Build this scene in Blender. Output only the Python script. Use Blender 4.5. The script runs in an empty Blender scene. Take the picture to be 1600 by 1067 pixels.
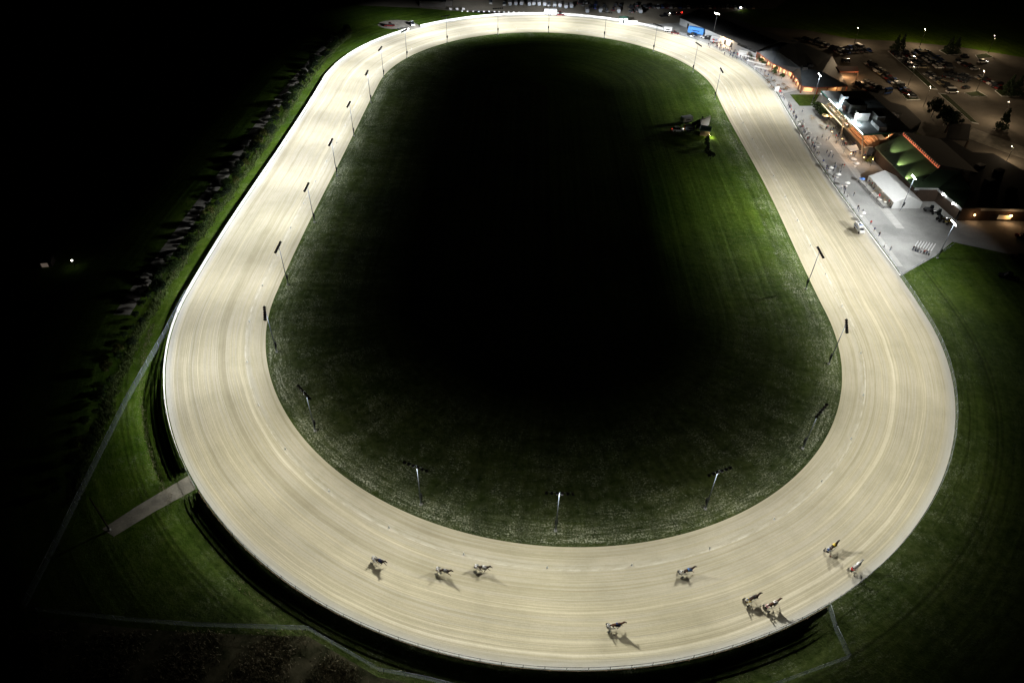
import bpy, bmesh, math, random
from math import sin, cos, pi, radians, sqrt, atan2, exp
from mathutils import Vector, Matrix
random.seed(7)
C = bpy.context.scene.collection
SC = bpy.context.scene

# ------------------------------------------------------------------ camera, sky, exposure
F, PITCH, ROLL, CH = 1087.15, 0.7171189, 0.0257619, 119.569      # focal length in px of a 1600 px wide picture
cd = bpy.data.cameras.new("camera"); cam = bpy.data.objects.new("camera", cd); C.objects.link(cam)
cd.sensor_width = 36; cd.lens = F / 1600 * 36; cd.clip_start = 1; cd.clip_end = 6000
FWD = Vector((0, cos(PITCH), -sin(PITCH))); R0 = Vector((1, 0, 0)); U0 = Vector((0, sin(PITCH), cos(PITCH)))
CR = R0 * cos(ROLL) + U0 * sin(ROLL); CU = U0 * cos(ROLL) - R0 * sin(ROLL)
cam.matrix_world = Matrix(((CR.x, CU.x, -FWD.x, 0), (CR.y, CU.y, -FWD.y, 0), (CR.z, CU.z, -FWD.z, CH), (0, 0, 0, 1)))
SC.camera = cam
w = bpy.data.worlds.new("World"); SC.world = w; w.use_nodes = True
bgn = w.node_tree.nodes["Background"]; sky = w.node_tree.nodes.new("ShaderNodeTexSky")
sky.sky_type = 'NISHITA'; sky.sun_disc = False; sky.sun_elevation = radians(-4); sky.sun_rotation = radians(200)
w.node_tree.links.new(sky.outputs[0], bgn.inputs[0]); bgn.inputs[1].default_value = 0.0006
SC.view_settings.view_transform = 'Standard'; SC.view_settings.look = 'None'
SC.view_settings.exposure = 0; SC.view_settings.gamma = 1
SC.cycles.max_bounces = 3; SC.cycles.diffuse_bounces = 2; SC.cycles.transparent_max_bounces = 12
SC.cycles.sample_clamp_indirect = 3; SC.cycles.use_denoising = True

def at(px, py, z=0.0):
    """point at height z seen at that place of the 1600x1067 survey photograph"""
    d = FWD + CR * ((px - 800) / F) - CU * ((py - 533.5) / F)
    t = (z - CH) / d.z
    return Vector((d.x * t, d.y * t, z))

# ------------------------------------------------------------------ track geometry (metres)
TX, TY, PSI, TA, TR = 12.0511, 232.5721, -0.0119749, 78.8721, 77.0082
TL = 4 * TA + 2 * pi * TR
FIN = [-0.315, 0.122, -0.531, -0.351, -0.011, 0.37, -0.238, -0.3, 0.165, -0.268, 0.073, -0.113, 0.048, -0.123, -0.164]
FOUT = [25.594, -0.622, 2.156, -0.685, -0.953, 1.737, -0.106, -0.032, 0.506, 0.15, 0.165, 0.455, 0.099, 0.131, -0.022]
W0 = 25.594
def four(c, s):
    t = 2 * pi * s / TL; v = c[0]
    for k in range(1, 8): v += c[2 * k - 1] * cos(k * t) + c[2 * k] * sin(k * t)
    return v
def T(s, off, z=0.0):
    """s metres along the inner edge, off metres outward of it (off 0..W0 is the sand)"""
    s %= TL
    di = four(FIN, s); do = four(FOUT, s) - W0
    if off < 0: r = TR + off + di * (1 + off / TR)
    elif off < W0: r = TR + off + di * (1 - off / W0) + do * (off / W0)
    else: r = TR + off + do
    if s < 2 * TA: u, v = r, s - TA
    elif s < 2 * TA + pi * TR:
        a = (s - 2 * TA) / TR; u, v = r * cos(a), TA + r * sin(a)
    elif s < 4 * TA + pi * TR: u, v = -r, TA - (s - 2 * TA - pi * TR)
    else:
        a = pi + (s - 4 * TA - pi * TR) / TR; u, v = r * cos(a), -TA + r * sin(a)
    return Vector((TX + cos(PSI) * u - sin(PSI) * v, TY + sin(PSI) * u + cos(PSI) * v, z))
def inv(P):
    x, y = P.x - TX, P.y - TY
    u = cos(PSI) * x + sin(PSI) * y; v = -sin(PSI) * x + cos(PSI) * y
    vc = max(-TA, min(TA, v)); n = sqrt(u * u + (v - vc) ** 2) - TR; th = atan2(v - vc, u)
    if v > TA: s = 2 * TA + th * TR
    elif v < -TA: s = 4 * TA + pi * TR + ((th + pi) if th < 0 else 0) * TR
    else: s = v + TA if u > 0 else 2 * TA + pi * TR + (TA - v)
    return s % TL, n
def outn(s):
    a = T(s, 0); b = T(s, 10); return (b - a).normalized()

# ------------------------------------------------------------------ materials
MATS = {}
def nd(nt, typ, **kw):
    n = nt.nodes.new(typ)
    for k, v in kw.items():
        if k in n.inputs.keys() if isinstance(k, str) else False: n.inputs[k].default_value = v
        else: setattr(n, k, v)
    return n
def lk(nt, a, b): nt.links.new(a, b)
def mat(name, col, rough=.8, metal=0.0, var=.12, scale=3.0, emit=None, estr=0.0, spec=.3, bump=0.0, alpha=1.0):
    if name in MATS: return MATS[name]
    m = bpy.data.materials.new(name); m.use_nodes = True; nt = m.node_tree
    b = nt.nodes["Principled BSDF"]
    b.inputs["Roughness"].default_value = rough; b.inputs["Metallic"].default_value = metal
    b.inputs["Specular IOR Level"].default_value = spec
    tc = nd(nt, "ShaderNodeTexCoord"); nz = nd(nt, "ShaderNodeTexNoise"); nz.inputs["Scale"].default_value = scale; nz.inputs["Detail"].default_value = 5
    lk(nt, tc.outputs["Object"], nz.inputs["Vector"])
    cr = nd(nt, "ShaderNodeValToRGB"); cr.color_ramp.elements[0].position = .3; cr.color_ramp.elements[1].position = .7
    cr.color_ramp.elements[0].color = (*[c * (1 - var) for c in col], 1); cr.color_ramp.elements[1].color = (*[min(1, c * (1 + var)) for c in col], 1)
    lk(nt, nz.outputs["Fac"], cr.inputs[0]); lk(nt, cr.outputs[0], b.inputs["Base Color"])
    if emit: b.inputs["Emission Color"].default_value = (*emit, 1); b.inputs["Emission Strength"].default_value = estr
    if bump:
        bp = nd(nt, "ShaderNodeBump"); bp.inputs["Strength"].default_value = bump; bp.inputs["Distance"].default_value = .1
        lk(nt, nz.outputs["Fac"], bp.inputs["Height"]); lk(nt, bp.outputs[0], b.inputs["Normal"])
    if alpha < 1: b.inputs["Alpha"].default_value = alpha
    MATS[name] = m; return m
def mth(nt, op, a, b=None, c=None, clamp=False):
    n = nt.nodes.new("ShaderNodeMath"); n.operation = op; n.use_clamp = clamp
    for i, v in enumerate((a, b, c)):
        if v is None: continue
        if isinstance(v, (int, float)): n.inputs[i].default_value = v
        else: nt.links.new(v, n.inputs[i])
    return n.outputs[0]
def noise(nt, vec, scale, detail=4, rough=.55):
    n = nt.nodes.new("ShaderNodeTexNoise"); n.inputs["Scale"].default_value = scale; n.inputs["Detail"].default_value = detail
    n.inputs["Roughness"].default_value = rough; nt.links.new(vec, n.inputs["Vector"]); return n.outputs["Fac"]
def ramp(nt, fac, stops, interp='LINEAR'):
    n = nt.nodes.new("ShaderNodeValToRGB"); e = n.color_ramp.elements; n.color_ramp.interpolation = interp
    while len(e) < len(stops): e.new(.5)
    for i, (p, c) in enumerate(stops):
        e[i].position = p; e[i].color = (*c, 1) if isinstance(c, tuple) else (c, c, c, 1)
    nt.links.new(fac, n.inputs[0]); return n.outputs[0]
def mixc(nt, fac, a, b, blend='MIX'):
    n = nt.nodes.new("ShaderNodeMix"); n.data_type = 'RGBA'; n.blend_type = blend
    for sock, v in ((n.inputs["Factor"], fac), (n.inputs["A"], a), (n.inputs["B"], b)):
        pass
    ins = [n.inputs[0], n.inputs[6], n.inputs[7]]
    for sk, v in zip(ins, (fac, a, b)):
        if isinstance(v, (int, float)): sk.default_value = v
        elif isinstance(v, tuple): sk.default_value = (*v, 1)
        else: nt.links.new(v, sk)
    return n.outputs[2]
def uvvec(nt, su, sv, seed=0.0, warp=0.0):
    tc = nt.nodes.new("ShaderNodeTexCoord"); s = nt.nodes.new("ShaderNodeSeparateXYZ"); nt.links.new(tc.outputs["UV"], s.inputs[0])
    c = nt.nodes.new("ShaderNodeCombineXYZ")
    th = mth(nt, 'MULTIPLY', s.outputs[0], 2 * pi / TL); rr = TL / (2 * pi) * su      # wraps round the course without a seam
    u = mth(nt, 'MULTIPLY', mth(nt, 'COSINE', th), rr); u2 = mth(nt, 'MULTIPLY', mth(nt, 'SINE', th), rr); v = mth(nt, 'MULTIPLY', s.outputs[1], sv)
    if warp:
        g = nt.nodes.new("ShaderNodeTexNoise"); g.inputs["Scale"].default_value = .03; nt.links.new(tc.outputs["Object"], g.inputs["Vector"])
        v = mth(nt, 'ADD', v, mth(nt, 'MULTIPLY', g.outputs["Fac"], warp))
    nt.links.new(u, c.inputs[0]); nt.links.new(mth(nt, 'ADD', v, seed * 7.3), c.inputs[1]); nt.links.new(u2, c.inputs[2])
    return c.outputs[0], s.outputs[0], s.outputs[1]

def grass_mat(name="grass", infield=False):
    m = bpy.data.materials.new(name); m.use_nodes = True; nt = m.node_tree; b = nt.nodes["Principled BSDF"]
    b.inputs["Roughness"].default_value = .95; b.inputs["Specular IOR Level"].default_value = .05
    tc = nt.nodes.new("ShaderNodeTexCoord"); ob = tc.outputs["Object"]
    n1 = noise(nt, ob, .035, 5, .6); n2 = noise(nt, ob, .6, 5, .7); n3 = noise(nt, ob, 2.6, 4, .75)
    v0, s0_, o0_ = uvvec(nt, .01, .42, 3.1)
    # lusher turf along the back straight, the home straight and the far turn; drier, greyer turf round the near turn
    lush = ramp(nt, mth(nt, 'ADD', mth(nt, 'DIVIDE', s0_, TL), mth(nt, 'MULTIPLY_ADD', n1, .08, -.04)), [(.0, .45), (.06, 1.0), (.64, 1.0), (.72, .55), (.78, .05), (.93, .05), (1.0, .45)])
    inside = ramp(nt, mth(nt, 'MULTIPLY_ADD', o0_, 1 / 80.0, .5), [(.49, .0), (.52, 1.0)])
    back = ramp(nt, mth(nt, 'DIVIDE', s0_, TL), [(.38, .0), (.44, 1.0), (.75, 1.0), (.8, .0)])
    lush = mth(nt, 'MULTIPLY', lush, mth(nt, 'SUBTRACT', 1.0, mth(nt, 'MULTIPLY', back, mth(nt, 'MULTIPLY', mth(nt, 'SUBTRACT', 1.0, inside), .85))), clamp=True)
    lush = mth(nt, 'MAXIMUM', lush, mth(nt, 'MULTIPLY', mth(nt, 'MULTIPLY', back, inside), .9), clamp=True)
    base = mixc(nt, lush, ramp(nt, n2, [(.3, (.018, .030, .006)), (.5, (.034, .052, .011)), (.72, (.058, .074, .022))]), ramp(nt, n2, [(.3, (.036, .078, .005)), (.5, (.058, .112, .009)), (.72, (.086, .135, .017))]))
    big = ramp(nt, n1, [(.35, (.62, .70, .58)), (.65, (1.30, 1.18, 1.22))])
    base = mixc(nt, 1.0, base, big, 'MULTIPLY')
    # mowing rows following the course of the track
    v1, s_, o_ = uvvec(nt, .01, .42, 3.1)
    rows = noise(nt, v1, 1.0, 2, .5)
    base = mixc(nt, .8, base, ramp(nt, rows, [(.36, (.78, .80, .78)), (.62, (1.15, 1.13, 1.12))]), 'MULTIPLY')
    vr, _, _ = uvvec(nt, .45, .07, 7.7)
    light_streaks = noise(nt, vr, 1.0, 3, .6)  # faint radial light bands from the lamp banks, painted into the turf colour
    streak_fac = mth(nt, 'MULTIPLY_ADD', mth(nt, 'MULTIPLY', mth(nt, 'SUBTRACT', 1.0, lush), mth(nt, 'SUBTRACT', 1.0, inside)), .38, .08)
    base = mixc(nt, streak_fac, base, ramp(nt, light_streaks, [(.34, (.45, .50, .45)), (.64, (1.35, 1.30, 1.28))]), 'MULTIPLY')
    # bare and dry patches, speckled, lying mostly within a few metres of the sand
    near = ramp(nt, mth(nt, 'MULTIPLY_ADD', o_, 1 / 80.0, .5), [(.0, .0), (.18, .35), (.42, .62), (.475, .9), (.49, .5), (.51, .05), (.80, .10), (.83, .35), (.88, .18), (1, .1)])
    straw = noise(nt, ob, .12, 5, .75)
    vs, _, _ = uvvec(nt, .9, 2.2, 1.3)
    sp = noise(nt, vs, 1.0, 6, .85)
    fac = mth(nt, 'MULTIPLY', ramp(nt, straw, [(.45, .0), (.57, 1.0)]), near)
    fac = mth(nt, 'MULTIPLY', fac, ramp(nt, light_streaks, [(.38, .4), (.58, 1.0)])); fac = mth(nt, 'MULTIPLY', fac, ramp(nt, sp, [(.47, .0), (.56, 1.0)]))
    deep = ramp(nt, mth(nt, 'MULTIPLY_ADD', o_, 1 / 80.0, .5), [(.38, 1.0), (.43, .0)])
    fac = mth(nt, 'MULTIPLY', fac, mth(nt, 'SUBTRACT', 1.0, mth(nt, 'MULTIPLY', mth(nt, 'MULTIPLY', deep, lush), .9)), clamp=True)
    fine = ramp(nt, n3, [(.46, .03), (.60, 1.0)])
    fac = mth(nt, 'MULTIPLY', fac, fine, clamp=True)
    vt, _, _ = uvvec(nt, .16, 1.5, 11.0); tn = noise(nt, vt, 1.0, 5, .8)      # windrows of clippings along the sand edge
    edge = ramp(nt, mth(nt, 'MULTIPLY_ADD', o_, 1 / 80.0, .5), [(.41, .0), (.45, .6), (.485, 1.0), (.494, .35), (.4985, .0)])
    edge = mth(nt, 'MULTIPLY', edge, ramp(nt, noise(nt, ob, .07, 4, .7), [(.38, .25), (.58, 1.0)]))
    fac = mth(nt, 'MAXIMUM', fac, mth(nt, 'MULTIPLY', mth(nt, 'MULTIPLY', ramp(nt, tn, [(.45, .0), (.57, 1.0)]), edge), mth(nt, 'MULTIPLY', fine, mth(nt, 'SUBTRACT', 1.0, mth(nt, 'MULTIPLY', lush, .6)))), clamp=True)
    col = mixc(nt, fac, base, (.70, .72, .58))
    # general dusting that greys the turf by the sand
    dust = mth(nt, 'MULTIPLY', near, mth(nt, 'MULTIPLY', ramp(nt, n2, [(.35, .1), (.7, .8)]), mth(nt, 'SUBTRACT', 1.0, mth(nt, 'MULTIPLY', lush, .75))))
    col = mixc(nt, mth(nt, 'MULTIPLY', dust, .45), col, (.15, .16, .10))
    trk = ramp(nt, mth(nt, 'MULTIPLY_ADD', o_, 1 / 80.0, .5), [(.925, 1.0), (.931, .45), (.937, 1.0), (.944, .55), (.95, 1.0)])
    col = mixc(nt, 1.0, col, trk, 'MULTIPLY')
    lk(nt, col, b.inputs["Base Color"])
    bp = nt.nodes.new("ShaderNodeBump"); bp.inputs["Strength"].default_value = .55; bp.inputs["Distance"].default_value = .25
    lk(nt, mth(nt, 'ADD', n3, mth(nt, 'ADD', n2, mth(nt, 'MULTIPLY', rows, 2.0))), bp.inputs["Height"]); lk(nt, bp.outputs[0], b.inputs["Normal"])
    return m
def sand_mat():
    m = bpy.data.materials.new("track_sand"); m.use_nodes = True; nt = m.node_tree; b = nt.nodes["Principled BSDF"]
    b.inputs["Roughness"].default_value = .95; b.inputs["Specular IOR Level"].default_value = .08
    tc = nt.nodes.new("ShaderNodeTexCoord"); ob = tc.outputs["Object"]
    va, s_, o_ = uvvec(nt, .006, .42, 0.0, 1.2)
    vb, _, _ = uvvec(nt, .012, 1.6, 5.0, 2.0)
    vc, _, _ = uvvec(nt, .02, 5.0, 9.0, 5.0)
    vd, _, _ = uvvec(nt, .25, 4.0, 2.0)
    a = noise(nt, va, 1.0, 2, .5); bb = noise(nt, vb, 1.0, 3, .6); c = noise(nt, vc, 1.0, 3, .65); d = noise(nt, vd, 1.0, 4, .7)
    g = noise(nt, ob, .02, 3, .5)
    mixf = mth(nt, 'ADD', mth(nt, 'MULTIPLY', a, .5), mth(nt, 'ADD', mth(nt, 'MULTIPLY', bb, .3), mth(nt, 'MULTIPLY', c, .2)))
    col = ramp(nt, mixf, [(.34, (.375, .345, .250)), (.42, (.430, .396, .285)), (.475, (.515, .482, .382)), (.525, (.455, .418, .302)), (.575, (.580, .537, .400)), (.65, (.67, .63, .51))])
    col = mixc(nt, 1.0, col, ramp(nt, g, [(.35, (.97, .96, .98)), (.65, (1.04, 1.03, .99))]), 'MULTIPLY')
    col = mixc(nt, .35, col, ramp(nt, d, [(.3, (.78, .78, .78)), (.7, (1.2, 1.2, 1.2))]), 'MULTIPLY')
    blot = noise(nt, ob, .09, 4, .6)
    col = mixc(nt, 1.0, col, ramp(nt, blot, [(.32, (.90, .90, .89)), (.5, (1, 1, 1)), (.7, (1.07, 1.07, 1.09))]), 'MULTIPLY')
    sp = noise(nt, ob, 1.8, 5, .8)
    col = mixc(nt, .45, col, ramp(nt, sp, [(.3, (.86, .86, .84)), (.7, (1.12, 1.12, 1.12))]), 'MULTIPLY')
    # pale line of crushed stone at the pylons and the grey-white gravel verge along the outside
    vl, _, _ = uvvec(nt, .35, 1.2, 4.0)
    ln = noise(nt, vl, 1.0, 4, .7)
    oo = mth(nt, 'ADD', o_, mth(nt, 'MULTIPLY_ADD', a, .8, -.4))
    l1 = ramp(nt, mth(nt, 'MULTIPLY', oo, 1 / 10.0), [(.34, .0), (.42, .25), (.51, .35), (.533, .8), (.548, .8), (.56, .05), (.6, .0)])
    pale = mth(nt, 'MULTIPLY', l1, ramp(nt, ln, [(.42, .08), (.58, 1.0)]), clamp=True)
    col = mixc(nt, pale, col, (.68, .66, .58))
    dk = ramp(nt, mth(nt, 'MULTIPLY', oo, 1 / 10.0), [(.39, .0), (.47, .22), (.51, .0)])
    col = mixc(nt, dk, col, (.33, .31, .25))
    l2 = ramp(nt, mth(nt, 'MULTIPLY', oo, 1 / 27.0), [(.87, .0), (.925, .85), (1.0, 1.0)])
    col = mixc(nt, mth(nt, 'MULTIPLY', l2, ramp(nt, ln, [(.3, .55), (.7, 1.0)])), col, (.54, .54, .52))
    l0 = ramp(nt, mth(nt, 'MULTIPLY', oo, 1 / 10.0), [(.0, .55), (.035, .25), (.09, .0)])
    col = mixc(nt, l0, col, (.60, .55, .40))
    lk(nt, col, b.inputs["Base Color"])
    bp = nt.nodes.new("ShaderNodeBump"); bp.inputs["Strength"].default_value = .35; bp.inputs["Distance"].default_value = .08
    lk(nt, mth(nt, 'ADD', mth(nt, 'ADD', bb, c), sp), bp.inputs["Height"]); lk(nt, bp.outputs[0], b.inputs["Normal"])
    return m
def floor_mat(name, c1, c2, sc=.25, fine=3.0, bump=.2, joints=0.0):
    m = bpy.data.materials.new(name); m.use_nodes = True; nt = m.node_tree; b = nt.nodes["Principled BSDF"]
    b.inputs["Roughness"].default_value = .9; b.inputs["Specular IOR Level"].default_value = .15
    tc = nt.nodes.new("ShaderNodeTexCoord"); ob = tc.outputs["Object"]
    a = noise(nt, ob, sc, 5, .65); f = noise(nt, ob, fine, 4, .7)
    col = mixc(nt, ramp(nt, a, [(.33, .0), (.67, 1.0)]), c1, c2)
    col = mixc(nt, .5, col, ramp(nt, f, [(.3, (.8, .8, .8)), (.7, (1.2, 1.2, 1.2))]), 'MULTIPLY')
    if joints:
        br = nt.nodes.new("ShaderNodeTexBrick"); br.inputs["Scale"].default_value = joints; br.inputs["Mortar Size"].default_value = .012; br.offset = 0
        br.inputs["Color1"].default_value = (1, 1, 1, 1); br.inputs["Color2"].default_value = (.93, .93, .93, 1); br.inputs["Mortar"].default_value = (.72, .72, .72, 1)
        lk(nt, ob, br.inputs["Vector"]); col = mixc(nt, .7, col, br.outputs[0], 'MULTIPLY')
    lk(nt, col, b.inputs["Base Color"])
    bp = nt.nodes.new("ShaderNodeBump"); bp.inputs["Strength"].default_value = bump; bp.inputs["Distance"].default_value = .05
    lk(nt, f, bp.inputs["Height"]); lk(nt, bp.outputs[0], b.inputs["Normal"])
    return m
def roof_mat(name, col, dens=2.0, rough=.5, metal=.2):
    m = bpy.data.materials.new(name); m.use_nodes = True; nt = m.node_tree; b = nt.nodes["Principled BSDF"]
    b.inputs["Roughness"].default_value = rough; b.inputs["Metallic"].default_value = metal
    tc = nt.nodes.new("ShaderNodeTexCoord")
    wv = nt.nodes.new("ShaderNodeTexWave"); wv.inputs["Scale"].default_value = dens; wv.inputs["Distortion"].default_value = .2; lk(nt, tc.outputs["UV"], wv.inputs[0])
    n = noise(nt, tc.outputs["Object"], .5, 5, .6)
    c = mixc(nt, .5, col, ramp(nt, n, [(.3, (.6, .6, .6)), (.7, (1.3, 1.3, 1.3))]), 'MULTIPLY')
    c = mixc(nt, .4, c, ramp(nt, wv.outputs[1], [(.0, .6), (.25, 1.0)]), 'MULTIPLY')
    lk(nt, c, b.inputs["Base Color"]); return m
def leaf_mat(name, c1, c2):
    m = bpy.data.materials.new(name); m.use_nodes = True; nt = m.node_tree; b = nt.nodes["Principled BSDF"]
    b.inputs["Roughness"].default_value = .7; b.inputs["Specular IOR Level"].default_value = .2
    tc = nt.nodes.new("ShaderNodeTexCoord"); n = noise(nt, tc.outputs["Object"], 1.4, 4, .8)
    lk(nt, ramp(nt, n, [(.3, c1), (.7, c2)]), b.inputs["Base Color"]); return m
def emis(name, col, s):
    if name in MATS: return MATS[name]
    m = bpy.data.materials.new(name); m.use_nodes = True; nt = m.node_tree; b = nt.nodes["Principled BSDF"]
    b.inputs["Base Color"].default_value = (*col, 1); b.inputs["Emission Color"].default_value = (*col, 1); b.inputs["Emission Strength"].default_value = s
    MATS[name] = m; return m

M_grass = grass_mat(); M_sand = sand_mat()
M_conc = floor_mat("concrete", (.40, .405, .40), (.54, .55, .55), .12, 2.5, .15, .12)
M_asph = floor_mat("asphalt", (.085, .078, .066), (.145, .13, .11), .08, 2.0)
M_tarm = floor_mat("apron_tarmac", (.22, .23, .23), (.40, .41, .41), .06, 2.0)
M_gravel = floor_mat("gravel", (.19, .18, .16), (.36, .34, .29), .35, 2.2, .7)
M_yard = floor_mat("yard_gravel", (.16, .145, .115), (.26, .235, .19), .06, 2.0, .5)
M_white = mat("white_paint", (.80, .80, .79), .5, var=.05)
M_steel = mat("galvanised_steel", (.30, .34, .38), .45, .5, var=.1)
M_black = mat("black_housing", (.012, .012, .013), .5, var=.2)
M_dark = mat("dark_metal", (.035, .037, .04), .5, .3)
M_wood = mat("timber", (.23, .16, .10), .8, var=.3, scale=8)
M_glass = mat("dark_glass", (.015, .018, .022), .08, spec=.7, var=.05)
M_tyre = mat("tyre_rubber", (.02, .02, .02), .9)
def wire_mat(name, col, cover):
    m = bpy.data.materials.new(name); m.use_nodes = True; nt = m.node_tree; nt.nodes.remove(nt.nodes["Principled BSDF"]); out = nt.nodes["Material Output"]
    d = nt.nodes.new("ShaderNodeBsdfDiffuse"); tl = nt.nodes.new("ShaderNodeBsdfTranslucent"); tr = nt.nodes.new("ShaderNodeBsdfTransparent")
    d.inputs[0].default_value = (*col, 1); tl.inputs[0].default_value = (*col, 1)
    a = nt.nodes.new("ShaderNodeMixShader"); b = nt.nodes.new("ShaderNodeMixShader"); a.inputs[0].default_value = .4; b.inputs[0].default_value = cover
    lk(nt, d.outputs[0], a.inputs[1]); lk(nt, tl.outputs[0], a.inputs[2]); lk(nt, tr.outputs[0], b.inputs[1]); lk(nt, a.outputs[0], b.inputs[2]); lk(nt, b.outputs[0], out.inputs[0]); return m
M_mesh = wire_mat("wire_mesh", (.36, .42, .48), .24)
M_netw = wire_mat("wire_mesh_white", (.6, .62, .65), .16)
M_skin = mat("skin", (.48, .30, .22), .6)
M_lamp = emis("lamp_glass", (1.0, .98, .92), 60.0)
M_warm = emis("warm_lamp", (1.0, .52, .22), 12.0)
M_sodium = emis("lot_lamp", (1.0, .86, .66), 22.0)
M_head = emis("vehicle_headlight", (1.0, .97, .9), 14.0)
M_tail = emis("vehicle_tail_light", (1.0, .05, .03), 4.0)

# ------------------------------------------------------------------ mesh helpers
def link(name, me, m=None, parent=None, loc=None):
    o = bpy.data.objects.new(name, me); C.objects.link(o)
    if m is not None:
        for mm in (m if isinstance(m, (list, tuple)) else [m]): me.materials.append(mm)
    if parent: o.parent = parent
    if loc is not None: o.location = loc
    return o
def tag(o, label=None, cat=None, group=None, kind=None):
    if label: o['label'] = label
    if cat: o['category'] = cat
    if group: o['group'] = group
    if kind: o['kind'] = kind
    return o
def empty(name, loc=(0, 0, 0), rz=0.0, label=None, cat=None, group=None):
    o = bpy.data.objects.new(name, None); C.objects.link(o); o.location = loc; o.rotation_euler = (0, 0, rz); o.empty_display_size = .3
    return tag(o, label, cat, group)
def kids(o): return [c for c in o.children]
def copy_tree(o, parent=None):
    ch = kids(o); c = o.copy(); C.objects.link(c); c.parent = parent
    for k in ch: copy_tree(k, c)
    return c
class MB:
    def __init__(s): s.bm = bmesh.new(); s.uv = None
    def poly(s, pts, mi=0):
        vs = [s.bm.verts.new(p) for p in pts]
        f = s.bm.faces.new(vs); f.material_index = mi; return f
    def box(s, c, size, rz=0.0, mi=0, taper=1.0, rot=None):
        x, y, z = size[0] / 2, size[1] / 2, size[2] / 2
        R = rot if rot is not None else Matrix.Rotation(rz, 3, 'Z')
        v = []
        for dz in (-1, 1):
            k = taper if dz > 0 else 1
            for dx, dy in ((-1, -1), (1, -1), (1, 1), (-1, 1)):
                v.append(s.bm.verts.new(Vector(c) + R @ Vector((dx * x * k, dy * y * k, dz * z))))
        for q in ((3, 2, 1, 0), (4, 5, 6, 7), (0, 1, 5, 4), (1, 2, 6, 5), (2, 3, 7, 6), (3, 0, 4, 7)):
            f = s.bm.faces.new([v[i] for i in q]); f.material_index = mi
        return s
    def tube(s, p0, p1, r0, r1=None, n=8, mi=0, cap=True):
        p0, p1 = Vector(p0), Vector(p1); r1 = r0 if r1 is None else r1
        d = (p1 - p0); 
        if d.length < 1e-6: return s
        d.normalize(); a = d.orthogonal().normalized(); b = d.cross(a)
        A = [s.bm.verts.new(p0 + (a * cos(2 * pi * i / n) + b * sin(2 * pi * i / n)) * r0) for i in range(n)]
        B = [s.bm.verts.new(p1 + (a * cos(2 * pi * i / n) + b * sin(2 * pi * i / n)) * r1) for i in range(n)]
        for i in range(n):
            f = s.bm.faces.new([A[i], A[(i + 1) % n], B[(i + 1) % n], B[i]]); f.material_index = mi; f.smooth = True
        if cap:
            f = s.bm.faces.new(A[::-1]); f.material_index = mi
            f = s.bm.faces.new(B); f.material_index = mi
        return s
    def prism(s, pts, z0, z1, mi=0, mtop=None):
        n = len(pts); ar = sum(pts[i][0] * pts[(i + 1) % n][1] - pts[(i + 1) % n][0] * pts[i][1] for i in range(n))
        if ar < 0: pts = pts[::-1]
        A = [s.bm.verts.new((p[0], p[1], z0)) for p in pts]; B = [s.bm.verts.new((p[0], p[1], z1)) for p in pts]
        for i in range(n):
            f = s.bm.faces.new([A[i], A[(i + 1) % n], B[(i + 1) % n], B[i]]); f.material_index = mi
        f = s.bm.faces.new(B); f.material_index = mi if mtop is None else mtop
        f = s.bm.faces.new(A[::-1]); f.material_index = mi
        return s
    def cone(s, c, r, h, n=12, mi=0, r1=0.0):
        return s.tube(c, (c[0], c[1], c[2] + h), r, max(r1, .001), n, mi)
    def ball(s, c, r, mi=0, sq=(1, 1, 1), sub=1):
        g = bmesh.ops.create_icosphere(s.bm, subdivisions=sub, radius=r)
        for v in g['verts']: v.co = Vector((v.co.x * sq[0], v.co.y * sq[1], v.co.z * sq[2])) + Vector(c)
        for v in g['verts']:
            for f in v.link_faces: f.material_index = mi; f.smooth = True
        return s
    def mesh(s, name):
        me = bpy.data.meshes.new(name); s.bm.normal_update(); s.bm.to_mesh(me); s.bm.free(); return me
    def obj(s, name, m, parent=None, loc=None): return link(name, s.mesh(name), m, parent, loc)
def sheet(name, pts, m, z, kind='structure', label=None):
    """flat ground sheet from a px outline or world outline"""
    b = MB(); P = [p if isinstance(p, Vector) else at(*p) for p in pts]
    ar = sum(P[i].x * P[(i + 1) % len(P)].y - P[(i + 1) % len(P)].x * P[i].y for i in range(len(P)))
    if ar < 0: P = P[::-1]
    b.poly([(p.x, p.y, z) for p in P]); bmesh.ops.triangulate(b.bm, faces=b.bm.faces[:])
    o = b.obj(name, m); return tag(o, label, kind=kind)
def gridmesh(name, S, O, zf, m):
    bm = bmesh.new(); uv = bm.loops.layers.uv.new("UVMap"); g = []
    for s in S: g.append([bm.verts.new(T(s, o, zf(s, o))) for o in O])
    n = len(S)
    for i in range(n - 1):
        for j in range(len(O) - 1):
            f = bm.faces.new([g[i][j], g[i + 1][j], g[i + 1][j + 1], g[i][j + 1]]); f.smooth = True
            for l, (a, b_) in zip(f.loops, ((i, j), (i + 1, j), (i + 1, j + 1), (i, j + 1))): l[uv].uv = (S[a], O[b_])
    me = bpy.data.meshes.new(name); bm.normal_update(); bm.to_mesh(me); bm.free()
    if me.polygons[len(me.polygons) // 2].normal.z < 0: me.flip_normals()
    return link(name, me, m)

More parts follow.
